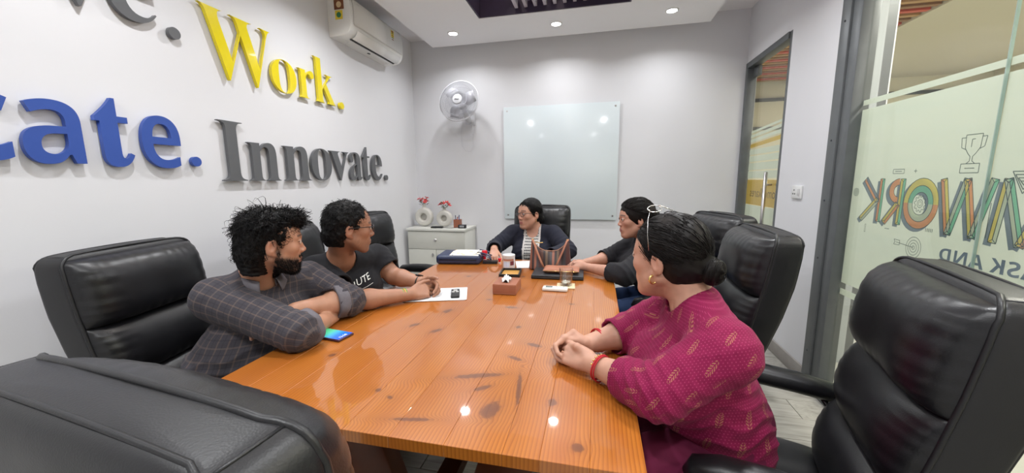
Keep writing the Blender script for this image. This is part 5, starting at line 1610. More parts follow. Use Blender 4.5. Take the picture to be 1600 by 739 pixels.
    top_o = quadmesh(sp['topname'], V2, Q, sp['cloth'], root)
    set_attr(top_o.data, 'pat', 'FLOAT_VECTOR', pat)
    CC = np.ones((len(V), 3))
    if sp.get('colfn'): CC = sp['colfn'](V, lat, dep, arm, N, dict(rgt=rgt, fwd=fwd, shm=shm, nb=nb))
    set_attr(top_o.data, 'Col', 'FLOAT_COLOR', CC)
    # ---------------- trousers and shoes
    if True:
        hip_w = .088 * b
        kn, an = [], []
        for s in (-1, 1):
            hp_ = pel + rgt * s * hip_w + np.array([0, 0, -.035]); k_ = hp_ + fwd * sp.get('thigh', .40) + rgt * s * .03; k_[2] = .53
            a_ = k_ + fwd * sp.get('shin', .02) * 1.0; a_[2] = .10
            kn.append((hp_, k_, a_))
        pts = np.array([p for t in kn for p in t])
        T = Field(pts.min(0) - .17, pts.max(0) + .17, .008)
        T.add(slab(pel + np.array([0, 0, -.03]), pel + np.array([0, 0, .03]), (kw['pel'][0] + .004, kw['pel'][1] + .004), (kw['pel'][0], kw['pel'][1]), rgt))
        for hp_, k_, a_ in kn:
            T.add(cone(hp_, k_, .082 * b, .062), .03); T.add(cone(k_, a_, .062, .052, 'b'), .02)
        Vt, Qt = T.mesh(); Nt = vnormals(Vt, Qt); Vt = Vt + Nt * (wob(Vt, 25, 8) * .003)[:, None]
        tr = quadmesh('trousers', Vt, Qt, sp['pants'], root)
        for (hp_, k_, a_), s in zip(kn, (-1, 1)):
            S_ = Field(a_ - .22, a_ + .26, .006)
            g0 = A3((a_[0], a_[1], 0.052))
            S_.add(cone(g0 - fwd * .03, g0 + fwd * .03, .044, .042)); S_.add(slab(g0 + fwd * .02 - np.array([0, 0, .014]), g0 + fwd * .15 - np.array([0, 0, .022]), (.046, .036), (.040, .024), rgt), .02)
            S_.add(cone(g0, A3((a_[0], a_[1], .11)), .040, .042), .015)
            S_.cut((0, 0, 0.003), (0, 0, -1))
            Vs, Qs = S_.mesh(); quadmesh('shoe', Vs, Qs, sp['shoe'], root)
    add_eyes(h, skin)
    # everything above was modelled in room coordinates: move children under the root
    return root, h, skin, top_o, dict(rgt=rgt, fwd=fwd, shm=shm, nb=nb, waist=waist, chest=chest, ends=ends)

def settle(root):
    """children were modelled in room coordinates; express them relative to the root at the person's seat"""
    off = Matrix.Translation(-root.location)
    done = set()
    for c in CHILDREN(root): c.matrix_parent_inverse = off
def band(name, c, d, r, tr, m, parent, n=40, wobble=0.0, sq=1.0, up=(0, 0, 1)):
    """ring worn round a limb"""
    d = unit(d); u = unit(np.cross(d, up)); w_ = np.cross(d, u)
    P = [A3(c) + u * math.cos(a) * r + w_ * math.sin(a) * r * sq + d * wobble * math.sin(a + 1) for a in np.linspace(0, 2 * math.pi, n, endpoint=False)]
    return tube(name, P, tr, m, parent, n=8, closed=True)

# ---------- patterns
def plaid(k, v, vc):
    x, y, z = k.sep(v)
    nz = k.node('ShaderNodeTexNoise'); nz.inputs['Scale'].default_value = 500; k.link(v, nz.inputs[0])
    def line(c, per, w, off=0.0):
        f = k.math('FRACT', k.math('ADD', k.math('DIVIDE', c, per), off))
        return k.math('LESS_THAN', k.math('ABSOLUTE', k.math('SUBTRACT', f, 0.5)), w / per / 2)
    base = k.mix(nz.outputs['Fac'], srgb(46, 44, 50), srgb(74, 71, 77))
    c = k.mix(k.math('MULTIPLY', line(x, .036, .005), .36), base, srgb(118, 98, 86))
    c = k.mix(k.math('MULTIPLY', line(x, .036, .0035, .5), .35), c, srgb(40, 40, 46))
    c = k.mix(k.math('MULTIPLY', line(y, .046, .0055), .24), c, srgb(122, 106, 96))
    c = k.mix(k.math('MULTIPLY', line(y, .046, .004, .45), .35), c, srgb(38, 38, 46))
    return c
def plain(c1, c2, sc=300):
    def f(k, v, vc):
        nz = k.node('ShaderNodeTexNoise'); nz.inputs['Scale'].default_value = sc; nz.inputs['Detail'].default_value = 4; k.link(v, nz.inputs[0])
        return k.mix(nz.outputs['Fac'], c1, c2)
    return f
def kurta(k, v, vc):
    x, y, z = k.sep(v)
    nz = k.node('ShaderNodeTexNoise'); nz.inputs['Scale'].default_value = 90; nz.inputs['Detail'].default_value = 4; k.link(v, nz.inputs[0])
    base = k.mix(nz.outputs['Fac'], srgb(104, 8, 50), srgb(138, 18, 72))
    # small dots in a staggered grid
    P = .0078
    u = k.math('DIVIDE', x, P); w = k.math('DIVIDE', y, P)
    uu = k.math('ADD', u, k.math('MULTIPLY', k.math('MODULO', k.math('FLOOR', w), 2.0), .5))
    du = k.math('SUBTRACT', k.math('FRACT', uu), .5); dw = k.math('SUBTRACT', k.math('FRACT', w), .5)
    d = k.math('SQRT', k.math('ADD', k.math('MULTIPLY', du, du), k.math('MULTIPLY', dw, dw)))
    c = k.mix(k.math('MULTIPLY', k.math('LESS_THAN', d,   .18), .45), base, srgb(180, 70, 112))
    # gold sprigs
    CX, CY = .070, .078
    u = k.math('DIVIDE', x, CX); w = k.math('DIVIDE', y, CY)
    uu = k.math('ADD', u, k.math('MULTIPLY', k.math('MODULO', k.math('FLOOR', w), 2.0), .5))
    a = k.math('MULTIPLY', k.math('SUBTRACT', k.math('FRACT', uu), .5), CX); b = k.math('MULTIPLY', k.math('SUBTRACT', k.math('FRACT', w), .5), CY)
    a2 = k.math('ADD', a, k.math('MULTIPLY', b, .35))
    body = k.math('LESS_THAN', k.math('ADD', k.math('MULTIPLY', k.math('MULTIPLY', a2, a2), 1 / .0082 ** 2), k.math('MULTIPLY', k.math('MULTIPLY', b, b), 1 / .022 ** 2)), 1.0)
    ch = k.math('GREATER_THAN', k.math('FRACT', k.math('DIVIDE', k.math('SUBTRACT', b, k.math('MULTIPLY', k.math('ABSOLUTE', a2), .9)), .0068)), .52)
    vein = k.math('GREATER_THAN', k.math('ABSOLUTE', a2), .0013)
    c = k.mix(k.math('MULTIPLY', k.math('MULTIPLY', k.math('MULTIPLY', body, ch), vein), .62), c, srgb(168, 122, 86))
    return c
def kurta_dark(k, v, vc):
    nz = k.node('ShaderNodeTexNoise'); nz.inputs['Scale'].default_value = 260; nz.inputs['Detail'].default_value = 2; k.link(v, nz.inputs[0])
    x, y, z = k.sep(v)
    w1 = k.math('SINE', k.math('MULTIPLY', x, 620)); w2 = k.math('SINE', k.math('MULTIPLY', y, 300))
    p = k.math('GREATER_THAN', k.math('ADD', k.math('ADD', k.math('MULTIPLY', w1, .5), k.math('MULTIPLY', w2, .5)), k.math('MULTIPLY', nz.outputs['Fac'], .9)), .35)
    panel = k.mix(p, srgb(52, 52, 60), srgb(206, 204, 200))
    r, g, b = k.sep(vc)      # red channel: 1 dark cloth, 0 panel; green: pale edging
    base = k.mix(nz.outputs['Fac'], srgb(22, 23, 34), srgb(38, 40, 54))
    c = k.mix(k.math('GREATER_THAN', r, .5), panel, base)
    return k.mix(k.math('LESS_THAN', g, .5), c, srgb(196, 192, 190))

SKIN = {n: skin_material('skin_' + n, t) for n, t in (('a', srgb(170, 122, 98)), ('b', srgb(148, 102, 80)), ('c', srgb(176, 128, 106)))}
M_hairb = hair_material('black_hair', (.0045, .0040, .0042), .5); M_hairw = hair_material('soft_black_hair', (.0075, .0058, .0055), .45); M_hairbr = hair_material('dark_brown_hair', (.020, .011, .008), .42)
M_jeans = mat('blue_denim', srgb(40, 62, 104), .85, noise=.25, nscale=200); M_trd = mat('dark_trouser_cloth', srgb(34, 34, 40), .9, noise=.2, nscale=200)
M_shoe = mat('black_shoe_leather', (.015, .015, .015), .4); M_gold = mat('gold', (.83, .58, .22), .25, metal=1.0, noise=.03); M_redth = mat('red_thread', srgb(176, 22, 38), .6, noise=.25, nscale=300)
M_blkfr = mat('black_spectacle_frame', (.012, .012, .013), .25); M_wire = mat('thin_steel_wire', (.70, .69, .68), .25, metal=1.0, noise=0)

# ---------- 1 man in grey checked shirt
r1, h1, sk1, tp1, g1 = person('man in grey checked shirt with dark beard, arms folded on the table', dict(
    head=(-1.182, 1.138, 1.112), face=(.63, .77), pitch=-.05, hs=.98, neck=(-1.270, 1.150, .990), nr=.058,
    Rs=(-1.345, 1.035, .925), Ls=(-1.225, 1.345, .925), Re=(-1.005, 1.035, .825), Le=(-1.035, 1.355, .832), Rw=(-1.045, 1.225, .790), Lw=(-1.130, 1.165, .850), pel=(-1.375, 1.10, .61),
    bulk=1.08, belly=1.05, skin=SKIN['a'], tone=srgb(182, 134, 108), beard=.97, lip=(.22, .09, .07), vox=.0030, cvox=.0042,
    hands=[dict(s='R', f=(-.45, .9, -.05), n=(.3, 0, 1), curl=(20, 30, 16)), dict(s='L', f=(-.55, -.85, .0), n=(-.3, .1, 1), curl=(25, 40, 20))],
    sleeve=1.30, ease=.014, loose=.006, fold=.0048, neckline=dict(r=.060, v=.06), topname='checked_shirt', cloth=cloth_material('grey_check_cotton', plaid), pants=M_trd, shoe=M_shoe))
rs = np.random.RandomState(77); Lh = h1.loc(V_SKIN[0]); Nh = V_SKIN[1]
bm_ = np.where((V_SKIN[2][:, 0] < .16) & (np.linalg.norm(Lh, axis=1) < .16) & (Lh[:, 2] < -.02))[0]
if len(bm_):
    pk = rs.choice(bm_, 5200); p0 = V_SKIN[0][pk] + rs.randn(5200, 3) * .0012; n0 = Nh[pk]; dn_ = np.array([0, 0, -1.0]) + h1.M[:, 1] * .35
    tt_ = np.linspace(0, 1, 3)[None, :, None]
    s_ = strands('beard', p0[:, None] + (n0[:, None] * .35 + dn_ * .75 + rs.randn(5200, 1, 3) * .25) * tt_ * .0075, .0005, M_hairb, sk1, seed=3); s_['kind'] = 'stuff'
hr = short_hair(h1, M_hairb, r1, 11, nape=-.112, puff=.003, messy=.40, n=5200, fringe=.5, hairline=.068)
M_shirt = mat('grey_shirt_cotton', srgb(98, 94, 100), .85, noise=.15, nscale=90, bump=.2)
M_shirtl = mat('pale_grey_shirt_inside', srgb(128, 122, 124), .85, noise=.15, nscale=90, bump=.2)
def collar(h, nb, fwd, rgt, r, hgt, m, parent, tip=.05, open_=.5):
    """shirt collar: stand with a turned-down leaf"""
    nb = A3(nb); n = 44; V = []; F = []
    for i in range(n):
        a = -math.pi + open_ + (2 * math.pi - 2 * open_) * i / (n - 1)
        # a = 0 at the nape
        d = -fwd * math.cos(a) + rgt * math.sin(a)
        fr = (abs(a) / math.pi) ** 2
        base = nb + np.array([0, 0, -.016 - .036 * fr]) + d * r * 1.06 + fwd * .012 * fr
        topp = base + np.array([0, 0, hgt * (1 - .25 * fr)]) - d * .004
        fold = topp + d * .007
        leaf = fold + d * (.013 + .008 * fr) + np.array([0, 0, -(hgt * .95 + tip * max(0, fr - .55) * 2)]) + fwd * .012 * max(0, fr - .5)
        V += [base, topp, fold, leaf]
    for i in range(n - 1):
        for j in range(3): a = i * 4 + j; F.append((a, a + 4, a + 5, a + 1))
    o = pydata('collar', V, F, m, parent, smooth=True)
    sd = o.modifiers.new('thickness', 'SOLIDIFY'); sd.thickness = .0025
    return o
collar(h1, g1['nb'], g1['fwd'], g1['rgt'], .066, .034, M_shirt, tp1, tip=.03, open_=.42)
def cuff(end, d, rr, m, parent, L=.045, name='rolled_cuff'):
    """turned-back cuff: short flared sleeve with a thick lip"""
    end = A3(end); d = unit(d); u = unit(np.cross(d, (0, 0, 1))); w_ = np.cross(d, u); V = []; F = []; n = 40
    prof = [(-L, rr + .002), (-L * .92, rr + .0075), (-L * .5, rr + .009), (-.004, rr + .008), (.003, rr + .004), (.001, rr - .004), (-.02, rr - .006)]
    for s, r in prof:
        for i in range(n):
            a = 2 * math.pi * i / n; wv = 1 + .05 * math.sin(3 * a + s * 60) + .025 * math.sin(7 * a)
            V.append(end + d * (s + .003 * math.sin(2 * a)) + (u * math.cos(a) + w_ * math.sin(a)) * r * wv)
    for j in range(len(prof) - 1):
        for i in range(n): a = j * n + i; b_ = j * n + (i + 1) % n; F.append((a, b_, b_ + n, a + n))
    V = rest_on_table(np.array(V)); return pydata(name, V, F, m, parent, smooth=True)
for e in g1['ends']: cuff(*e, M_shirt, tp1)
bt = lathe('button', [(0.0, .003), (.005, .003), (.006, .001), (.006, 0)], mat('dark_button', (.03, .03, .04), .3), tp1, 16, (-1.0, .985, .862), Matrix.Rotation(1.2, 3, 'X'))
settle(r1)

# ---------- 2 man in black t-shirt
r2, h2, sk2, tp2, g2 = person('man in black t-shirt with black glasses and wristwatch, hands joined on paper', dict(
    head=(-1.122, 1.508, 1.122), face=(.72, .69), pitch=-.05, hs=.97, neck=(-1.205, 1.545, .985), nr=.055,
    Rs=(-1.290, 1.470, .925), Ls=(-1.180, 1.800, .925), Re=(-1.050, 1.395, .815), Le=(-1.075, 1.790, .825), Rw=(-.872, 1.585, .797), Lw=(-.885, 1.765, .805), pel=(-1.43, 1.68, .61),
    bulk=1.05, belly=1.1, skin=SKIN['b'], tone=srgb(158, 112, 88), beard=.32, lip=(.22, .09, .07),
    hands=[dict(s='R', f=(.62, .78, .02), n=(.45, -.5, .72), curl=[(28, 34, 22), (34, 40, 26), (42, 46, 28), (50, 50, 30)], thumb=(.8, .45, .25)),
           dict(s='L', f=(.95, -.30, .02), n=(.15, .75, .6), curl=[(30, 42, 24), (38, 46, 26), (44, 50, 28), (52, 50, 28)], thumb=(.8, .45, .25))],
    sleeve=.62, ease=.011, loose=.010, fold=.0042, neckline=dict(r=.064, u=.045), topname='t_shirt', cloth=cloth_material('black_jersey', plain(srgb(17, 17, 21), srgb(27, 27, 32))), pants=M_trd, shoe=M_shoe))
short_hair(h2, M_hairb, r2, 21, puff=.004, messy=.12, n=4200, hairline=.074)
add_glasses(h2, r2, M_blkfr, r=.0016)
def project_text(s, size, sz_w, org, xdir, ydir, ndir, target, m, parent, name='printed_lettering', shear=0.0):
    """lettering laid on the cloth by casting each point onto it"""
    me = text_mesh(s, size, shear=shear)
    bmt = bmesh.new(); bmt.from_mesh(me); bmesh.ops.triangulate(bmt, faces=bmt.faces); bmesh.ops.subdivide_edges(bmt, edges=[e for e in bmt.edges if e.calc_length() > .012], cuts=1); bmt.to_mesh(me); bmt.free()
    W_ = max(v.co.x for v in me.vertices)
    tv = [v.co.copy() for v in target.data.vertices]; tree = BVHTree.FromPolygons(tv, [tuple(p.vertices) for p in target.data.polygons])
    org, xd, yd, nd = Vector(org), Vector(xdir).normalized(), Vector(ydir).normalized(), Vector(ndir).normalized()
    for v in me.vertices:
        p = org + xd * (v.co.x - W_ / 2) * (sz_w / W_) + yd * v.co.y
        hit = tree.ray_cast(p + nd * .20, -nd, .6)
        v.co = (hit[0] + nd * .0014) if hit[0] is not None else p
    return link(name, me, m, parent)
M_prt = mat('white_shirt_print', (.72, .72, .70), .7)
c2 = g2['chest'] + np.array([0, 0, -.005])
xd2 = -g2['rgt'] * 1.0 + np.array([0, 0, .22])
for s_, sz, wd, dx_, dz_ in (('REH', .042, .090, -.098, .030), ('UTE', .044, .090, -.008, .055), ('____', .03, .09, -.005, .036), ('digital', .02, .06, -.080, .000)):
    project_text(s_, sz, wd, c2 + (-g2['rgt']) * dx_ + np.array([0, 0, dz_]), xd2, (0, 0, 1), g2['fwd'], tp2, M_prt, tp2, shear=.15)
wl = unit(A3((-.885, 1.765, .805)) - A3((-1.075, 1.790, .825)))
wt = band('wristwatch', A3((-.885, 1.765, .805)) - wl * .030, wl, .0305, .0045, M_blackpl, r2, sq=.92)
bm = bmesh.new(); add_box(bm, (0, 0, 0), (.03, .034, .009), .003)
wf = bm_obj('watch_face', bm, mat('dark_watch_glass', (.01, .01, .012), .1, coat=1), wt, True, 40); wf.location = Vector(A3((-.885, 1.765, .805)) - wl * .030) + Vector((0.0, .010, .032)); wf.rotation_euler = (-.35, 0, -.15)
wr = unit(A3((-.872, 1.585, .797)) - A3((-1.050, 1.395, .815)))
for i, (c_, off) in enumerate(((srgb(60, 150, 60), .020), (srgb(205, 190, 60), .025), (srgb(190, 90, 50), .030), (srgb(90, 170, 70), .0345))):
    band('wrist_thread', A3((-.872, 1.585, .800)) - wr * off, wr, .0275, .0018, mat('thread_%s' % 'abcd'[i], c_, .6), r2, wobble=.002)
settle(r2)

# ---------- 3 woman at the far end
def col3(V, lat, dep, arm, N, g):
    C = np.ones((len(V), 3)); front = (dep > -.01) & (arm < .5)
    w_ = .060
    C[front & (np.abs(lat) < w_), 0] = 0
    C[front & (np.abs(np.abs(lat) - w_) < .0075), 1] = 0
    return C
r3, h3, sk3, tp3, g3 = person('woman with glasses in dark jacket-style tunic at far end of table', dict(
    head=(-.515, 2.93, 1.068), face=(-.66, -.75), pitch=.0, hs=.98, neck=(-.495, 2.985, .960), nr=.050, female=True, jaw=1.06,
    Rs=(-.660, 2.985, .905), Ls=(-.330, 2.985, .905), Re=(-.785, 2.83, .805), Le=(-.20, 2.83, .800), Rw=(-.735, 2.635, .832), Lw=(-.33, 2.625, .800), pel=(-.49, 3.05, .61),
    bulk=1.06, arm=.88, skin=SKIN['c'], tone=srgb(188, 140, 118), lip=(.38, .10, .10), vox=.0034, cvox=.0048, hand=.92,
    hands=[dict(s='R', f=(.12, -.62, -.42), n=(.05, -.62, .75), curl=[(22, 26, 14), (26, 30, 16), (30, 34, 18), (34, 36, 20)], spread=.10), dict(s='L', f=(-.5, -.8, -.05), n=(0, -.1, 1), curl=(20, 30, 20))],
    sleeve=1.86, ease=.012, loose=.012, fold=.0045, neckline=dict(r=.060, u=.070), topname='dark_tunic', colfn=col3, cloth=cloth_material('dark_tunic_cloth', kurta_dark), pants=M_trd, shoe=M_shoe))
swept_hair(h3, M_hairb, r3, 31, (0, -.105, -.055), .040, hairline=.056, n=1300, bun_sc=(1.1, 1, 1.2))
add_glasses(h3, r3, M_blkfr, w=.025, hh=.0165, r=.0015, rect=.6)
for s in (-1, 1): band('earring', h3.w((s * .078, .002, -.048)), h3.M[:, 1], .010, .002, M_gold, r3, n=20)
settle(r3)

# ---------- 4 woman in black top
r4, h4, sk4, tp4, g4 = person('young woman in black top and jeans on the far right side', dict(
    head=(.245, 2.445, 1.085), face=(-.95, -.22), pitch=-.03, hs=.98, neck=(.310, 2.455, .970), nr=.046, female=True, jaw=.98,
    Rs=(.285, 2.63, .915), Ls=(.355, 2.295, .915), Re=(.105, 2.565, .815), Le=(.165, 2.105, .812), Rw=(-.060, 2.420, .800), Lw=(-.052, 2.300, .800), pel=(.50, 2.50, .61),
    bulk=1.0, arm=.95, skin=SKIN['c'], tone=srgb(180, 134, 114), lip=(.34, .12, .12), vox=.0034, cvox=.0045, hand=.90,
    hands=[dict(s='R', f=(-.85, -.35, .05), n=(-.2, .6, .8), curl=(34, 44, 26)), dict(s='L', f=(-.80, .45, .08), n=(-.3, -.5, .8), curl=(30, 40, 24))],
    sleeve=1.34, ease=.013, loose=.010, fold=.0042, neckline=dict(r=.056, u=.03), topname='black_top', cloth=cloth_material('black_cotton', plain(srgb(20, 20, 24), srgb(34, 34, 39))), pants=M_jeans, shoe=M_shoe))
hr4 = swept_hair(h4, M_hairw, r4, 41, (0, -.125, .020), .036, hairline=.046, n=1500, bun_sc=(1.1, .8, 1.1), cover_ear=.6, vol=.008)
rs = np.random.RandomState(5); n = 420; K = 12; t = np.linspace(0, 1, K)    # long loose hair over the near shoulder
p0 = np.array([h4.w((-.070, -.050, -.01))] * n) + rs.randn(n, 3) * .010
p1 = p0 + np.array([-.015, -.020, -.10]); p2 = np.array([.270, 2.285, .885]) + rs.randn(n, 3) * np.array([.018, .018, .020]); p3 = p2 + np.array([-.045, -.02, -.12]) + rs.randn(n, 3) * .012
B = ((1 - t) ** 3)[None, :, None] * p0[:, None] + (3 * t * (1 - t) ** 2)[None, :, None] * p1[:, None] + (3 * t * t * (1 - t))[None, :, None] * p2[:, None] + (t ** 3)[None, :, None] * p3[:, None]
s_ = strands('hair_locks', B, .0016, M_hairbr, hr4, seed=4, tip=.4); s_['kind'] = 'stuff'
settle(r4)

# ---------- 5 woman in magenta tunic
r5, h5, sk5, tp5, g5 = person('woman in magenta patterned tunic with hair bun, hands clasped on table', dict(
    head=(.212, 1.140, 1.106), face=(-.78, .62), pitch=-.03, hs=1.0, neck=(.275, 1.105, 1.000), nr=.053, female=True, jaw=1.08,
    Rs=(.275, 1.255, .925), Ls=(.315, .940, .925), Re=(.135, 1.270, .825), Le=(.160, .895, .822), Rw=(-.012, 1.178, .806), Lw=(.000, 1.052, .802), pel=(.365, 1.130, .620),
    bulk=1.12, arm=1.0, belly=1.0, skin=SKIN['c'], tone=srgb(188, 142, 120), lip=(.34, .11, .10), vox=.0030, cvox=.0040, hand=.96,
    hands=[dict(s='R', f=(-.97, -.20, .10), n=(.10, .78, .62), curl=[(46, 62, 34), (50, 64, 34), (52, 64, 34), (54, 62, 34)], thumb=(.62, .15, .50), bend=-1.1),
           dict(s='L', f=(-.86, .50, .10), n=(-.30, -.72, .62), curl=[(44, 60, 34), (48, 62, 34), (50, 64, 34), (52, 62, 34)], thumb=(.66, .10, .42), bend=-1.1)],
    sleeve=1.50, ease=.014, loose=.006, fold=.0050, neckline=dict(r=.058, v=.05), topname='magenta_tunic', cloth=cloth_material('magenta_block_print', kurta, .8), pants=mat('magenta_trouser_cloth', srgb(96, 10, 52), .85, noise=.15), shoe=M_shoe))
swept_hair(h5, M_hairw, r5, 51, (0, -.124, -.018), .035, hairline=.050, n=3200, bun_sc=(1.05, .85, 1.05), vol=.002, cover_ear=.3)
for s in (-1, 1):
    band('earring', h5.w((s * .078, .003, -.047)), h5.M[:, 0] * .5 + h5.M[:, 1], .0115, .0028, M_gold, r5, n=22)
for W_, E_, nm in (((.000, 1.045, .802), (.160, .895, .822), 'L'), ((-.012, 1.190, .804), (.135, 1.270, .825), 'R')):
    d_ = unit(A3(W_) - A3(E_)); c_ = A3(W_) - d_ * .028
    band('bracelet', c_ - np.array([0, 0, -.002]), d_ + np.array([0, 0, .15]), .0365, .0028, M_redth, r5, wobble=.004)
    band('bracelet', c_ - d_ * .010, d_ + np.array([0, 0, .05]), .0375, .0020, M_redth, r5, wobble=.003)
    if nm == 'L':
        for a in np.linspace(.6, 2.4, 7):
            u = unit(np.cross(d_, (0, 0, 1))); w_ = np.cross(d_, u)
            lathe('bead', [(0, .0035), (.003, .002), (.0035, 0), (.003, -.002), (0, -.0035)], M_gold, r5, 10, tuple(c_ - d_ * .002 - u * math.cos(a) * .038 - w_ * math.sin(a) * .038))
# wire glasses pushed up on the hair
gl5 = bpy.data.objects.new('glasses', None); COL.objects.link(gl5); gl5.parent = r5
for s in (-1, 1):
    P = [h5.w((s * (.030 + .025 * math.cos(a)), .030 + .017 * math.sin(a), .149 + .006 * math.sin(a) - .006 * math.cos(a))) for a in np.linspace(0, 2 * math.pi, 28, endpoint=False)]
    tube('rim', P, .0012, M_wire, gl5, n=8, closed=True); pydata('lens', P, [tuple(range(28))], M_lens, gl5)
    tube('temple', [h5.w((s * .055, .030, .142)), h5.w((s * .078, .022, .122)), h5.w((s * .092, .014, .080)), h5.w((s * .094, .008, .035))], .0008, M_wire, gl5, n=8)
tube('bridge', [h5.w((-.006, .032, .146)), h5.w((0, .034, .149)), h5.w((.006, .032, .146))], .0012, M_wire, gl5, n=8)
# gold trim round the neckline and down the placket
nb5, f5, rg5 = g5['nb'], g5['fwd'], g5['rgt']
settle(r5)
# ================================================================== THINGS ON THE TABLE
TT = TBZ + 0.0006
# smartphone
ph = thing('smartphone', 'smartphone with lit green and blue screen beside the folded arms', 'phone', (-0.977, 1.158, TT), -0.14)
box('body', (0, 0, 0.0042), (0.160, 0.076, 0.0084), mat('plum_phone_case', srgb(62, 30, 44), .3, coat=.4), ph, bevel=0.004, seg=3)
def screen_mat():
    m = bpy.data.materials.new('phone_screen'); m.use_nodes = True
    k = NT(m); p = k.n['Principled BSDF']; tc = k.node('ShaderNodeTexCoord'); X, Y, Z = k.sep(tc.outputs['Object'])
    c = k.ramp(k.math('ADD', k.math('MULTIPLY', X, 6.2), .5), [(0.0, srgb(88, 200, 96)), (0.45, srgb(70, 180, 150)), (0.75, srgb(40, 110, 215)), (1.0, srgb(30, 70, 190))])
    k.link(c, p.inputs['Base Color']); k.link(c, p.inputs['Emission Color']); p.inputs['Emission Strength'].default_value = 0.55; p.inputs['Roughness'].default_value = .08
    return m
box('screen', (0, 0, 0.0087), (0.150, 0.068, 0.0008), screen_mat(), ph)
me = text_mesh('12:08', 0.017)
for v in me.vertices: v.co = Vector((0.070 - v.co.y, -0.022 + v.co.x, 0.0093))
link('clock_digits', me, mat('white_digits', (.8, .85, .9), .4, emit=(.7, .8, 1), estr=.4), ph)
# papers with a black remote on top
pp = thing('paper_sheets', 'white printed sheets under the hands of the man in black t-shirt', 'paper', (-0.790, 1.715, TT), 0.30)
M_paper = mat('white_paper', (.74, .75, .78), .7, noise=.01)
for i in range(4): box('sheet', (0.002 * i, -0.0015 * i, 0.0006 + 0.0009 * i), (0.300, 0.212, 0.0007), M_paper, pp, rot=0.012 * (i - 1.5))
bm = bmesh.new()
for i in range(9): add_box(bm, (-0.085 + 0.022 * i, 0.03 if i % 3 else 0.02, 0.0040), (0.0012, 0.10 if i % 3 else .12, 0.0003))
for j in range(3): add_box(bm, (0.0, -0.045 + .055 * j, 0.0040), (0.22, 0.0010, 0.0003))
bm_obj('ruled_lines', bm, mat('grey_ink', (.30, .32, .38), .7), pp)
rm = thing('black_remote', 'short black remote with white direction pad on the white sheets', 'remote', (-0.690, 1.722, TT + 0.0046), 0.30 + 0.05)
box('body', (0, 0, 0.006), (0.043, 0.125, 0.012), M_blackpl, rm, bevel=0.0045, seg=3)
M_wkey = mat('white_key', (.72, .72, .72), .4)
dp = box('direction_pad', (0, 0.034, 0.0124), (0.019, 0.019, 0.0015), M_wkey, rm, bevel=0.0005, rot=math.pi / 4)
lathe('pad_center', [(0, .0007), (.004, .0007), (.004, 0)], M_blackpl, dp, 16, (0, 0.034, 0.0131))
for x in (-.0105, .0105): box('key', (x, 0.008, 0.0124), (0.014, 0.011, 0.0015), M_wkey, rm, bevel=0.0005)
for y in (-.012, -.026, -.040): box('key', (0, y, 0.0124), (0.030, 0.006, 0.001), mat('dark_grey_key', (.06, .06, .065), .5), rm, bevel=0.0004)
# tissue box
tb = thing('tissue_box', 'brown leather tissue box with white tissue sticking out', 'tissue box', (-0.448, 1.850, TT), 0.02)
box('box_body', (0, 0, 0.027), (0.122, 0.150, 0.054), M_brl, tb, bevel=0.003)
bm = bmesh.new()
for z in (0.006, 0.048):
    for y in (-0.0755, 0.0755): add_box(bm, (0, y, z), (0.112, 0.0006, 0.0012))
    for x in (-0.0615, 0.0615): add_box(bm, (x, 0, z), (0.0006, 0.14, 0.0012))
bm_obj('stitching', bm, mat('tan_stitching', srgb(190, 130, 96), .7), tb)
box('slot_frame', (0, 0, 0.0545), (0.022, 0.075, 0.0012), mat('dark_slot', (.03, .02, .015), .8), tb, bevel=0.0004)
def crumple(name, c, rx, ry, hz, m, parent, seed, n=22):
    rs_ = np.random.RandomState(seed); V = []; F = []
    for i in range(n + 1):
        for j in range(n + 1):
            u, v = -1 + 2 * i / n, -1 + 2 * j / n; r = math.hypot(u, v) / 1.42
            z = hz * (1 - r) ** .8 + .006 * math.sin(7 * u + 3 * math.sin(4 * v + seed)) * (1 - r) + .005 * math.sin(9 * v + 4 * u + seed) + .003 * rs_.rand()
            V.append((c[0] + u * rx * (1 + .2 * math.sin(5 * v + seed)), c[1] + v * ry * (1 + .2 * math.sin(4 * u)), c[2] + max(z, 0)))
    for i in range(n):
        for j in range(n): a = i * (n + 1) + j; F.append((a, a + n + 1, a + n + 2, a + 1))
    o = pydata(name, V, F, m, parent, smooth=True); o.modifiers.new('t', 'SOLIDIFY').thickness = .0006; return o
M_tis = mat('white_tissue', (.80, .80, .80), .9, noise=.02)
crumple('tissue', (0, -0.012, 0.056), .020, .030, .030, M_tis, tb, 3)
# shallow black tray with gilt card
tr_ = thing('black_tray', 'small black framed box with gold card inside, behind the tissue box', 'box', (-0.505, 2.180, TT), 0.10)
bm = bmesh.new()
add_box(bm, (0, 0, .0035), (.124, .165, .007), .001)
for x in (-.058, .058): add_box(bm, (x, 0, .013), (.008, .165, .020), .001)
for y in (-.0785, .0785): add_box(bm, (0, y, .013), (.108, .008, .020), .001)
bm_obj('tray_body', bm, M_blackpl, tr_, True, 40)
box('gilt_card', (0, 0.01, 0.0095), (.104, .120, .004), mat('gilt_card', srgb(214, 160, 84), .35, noise=.25, nscale=30, metal=.3), tr_, bevel=.001)
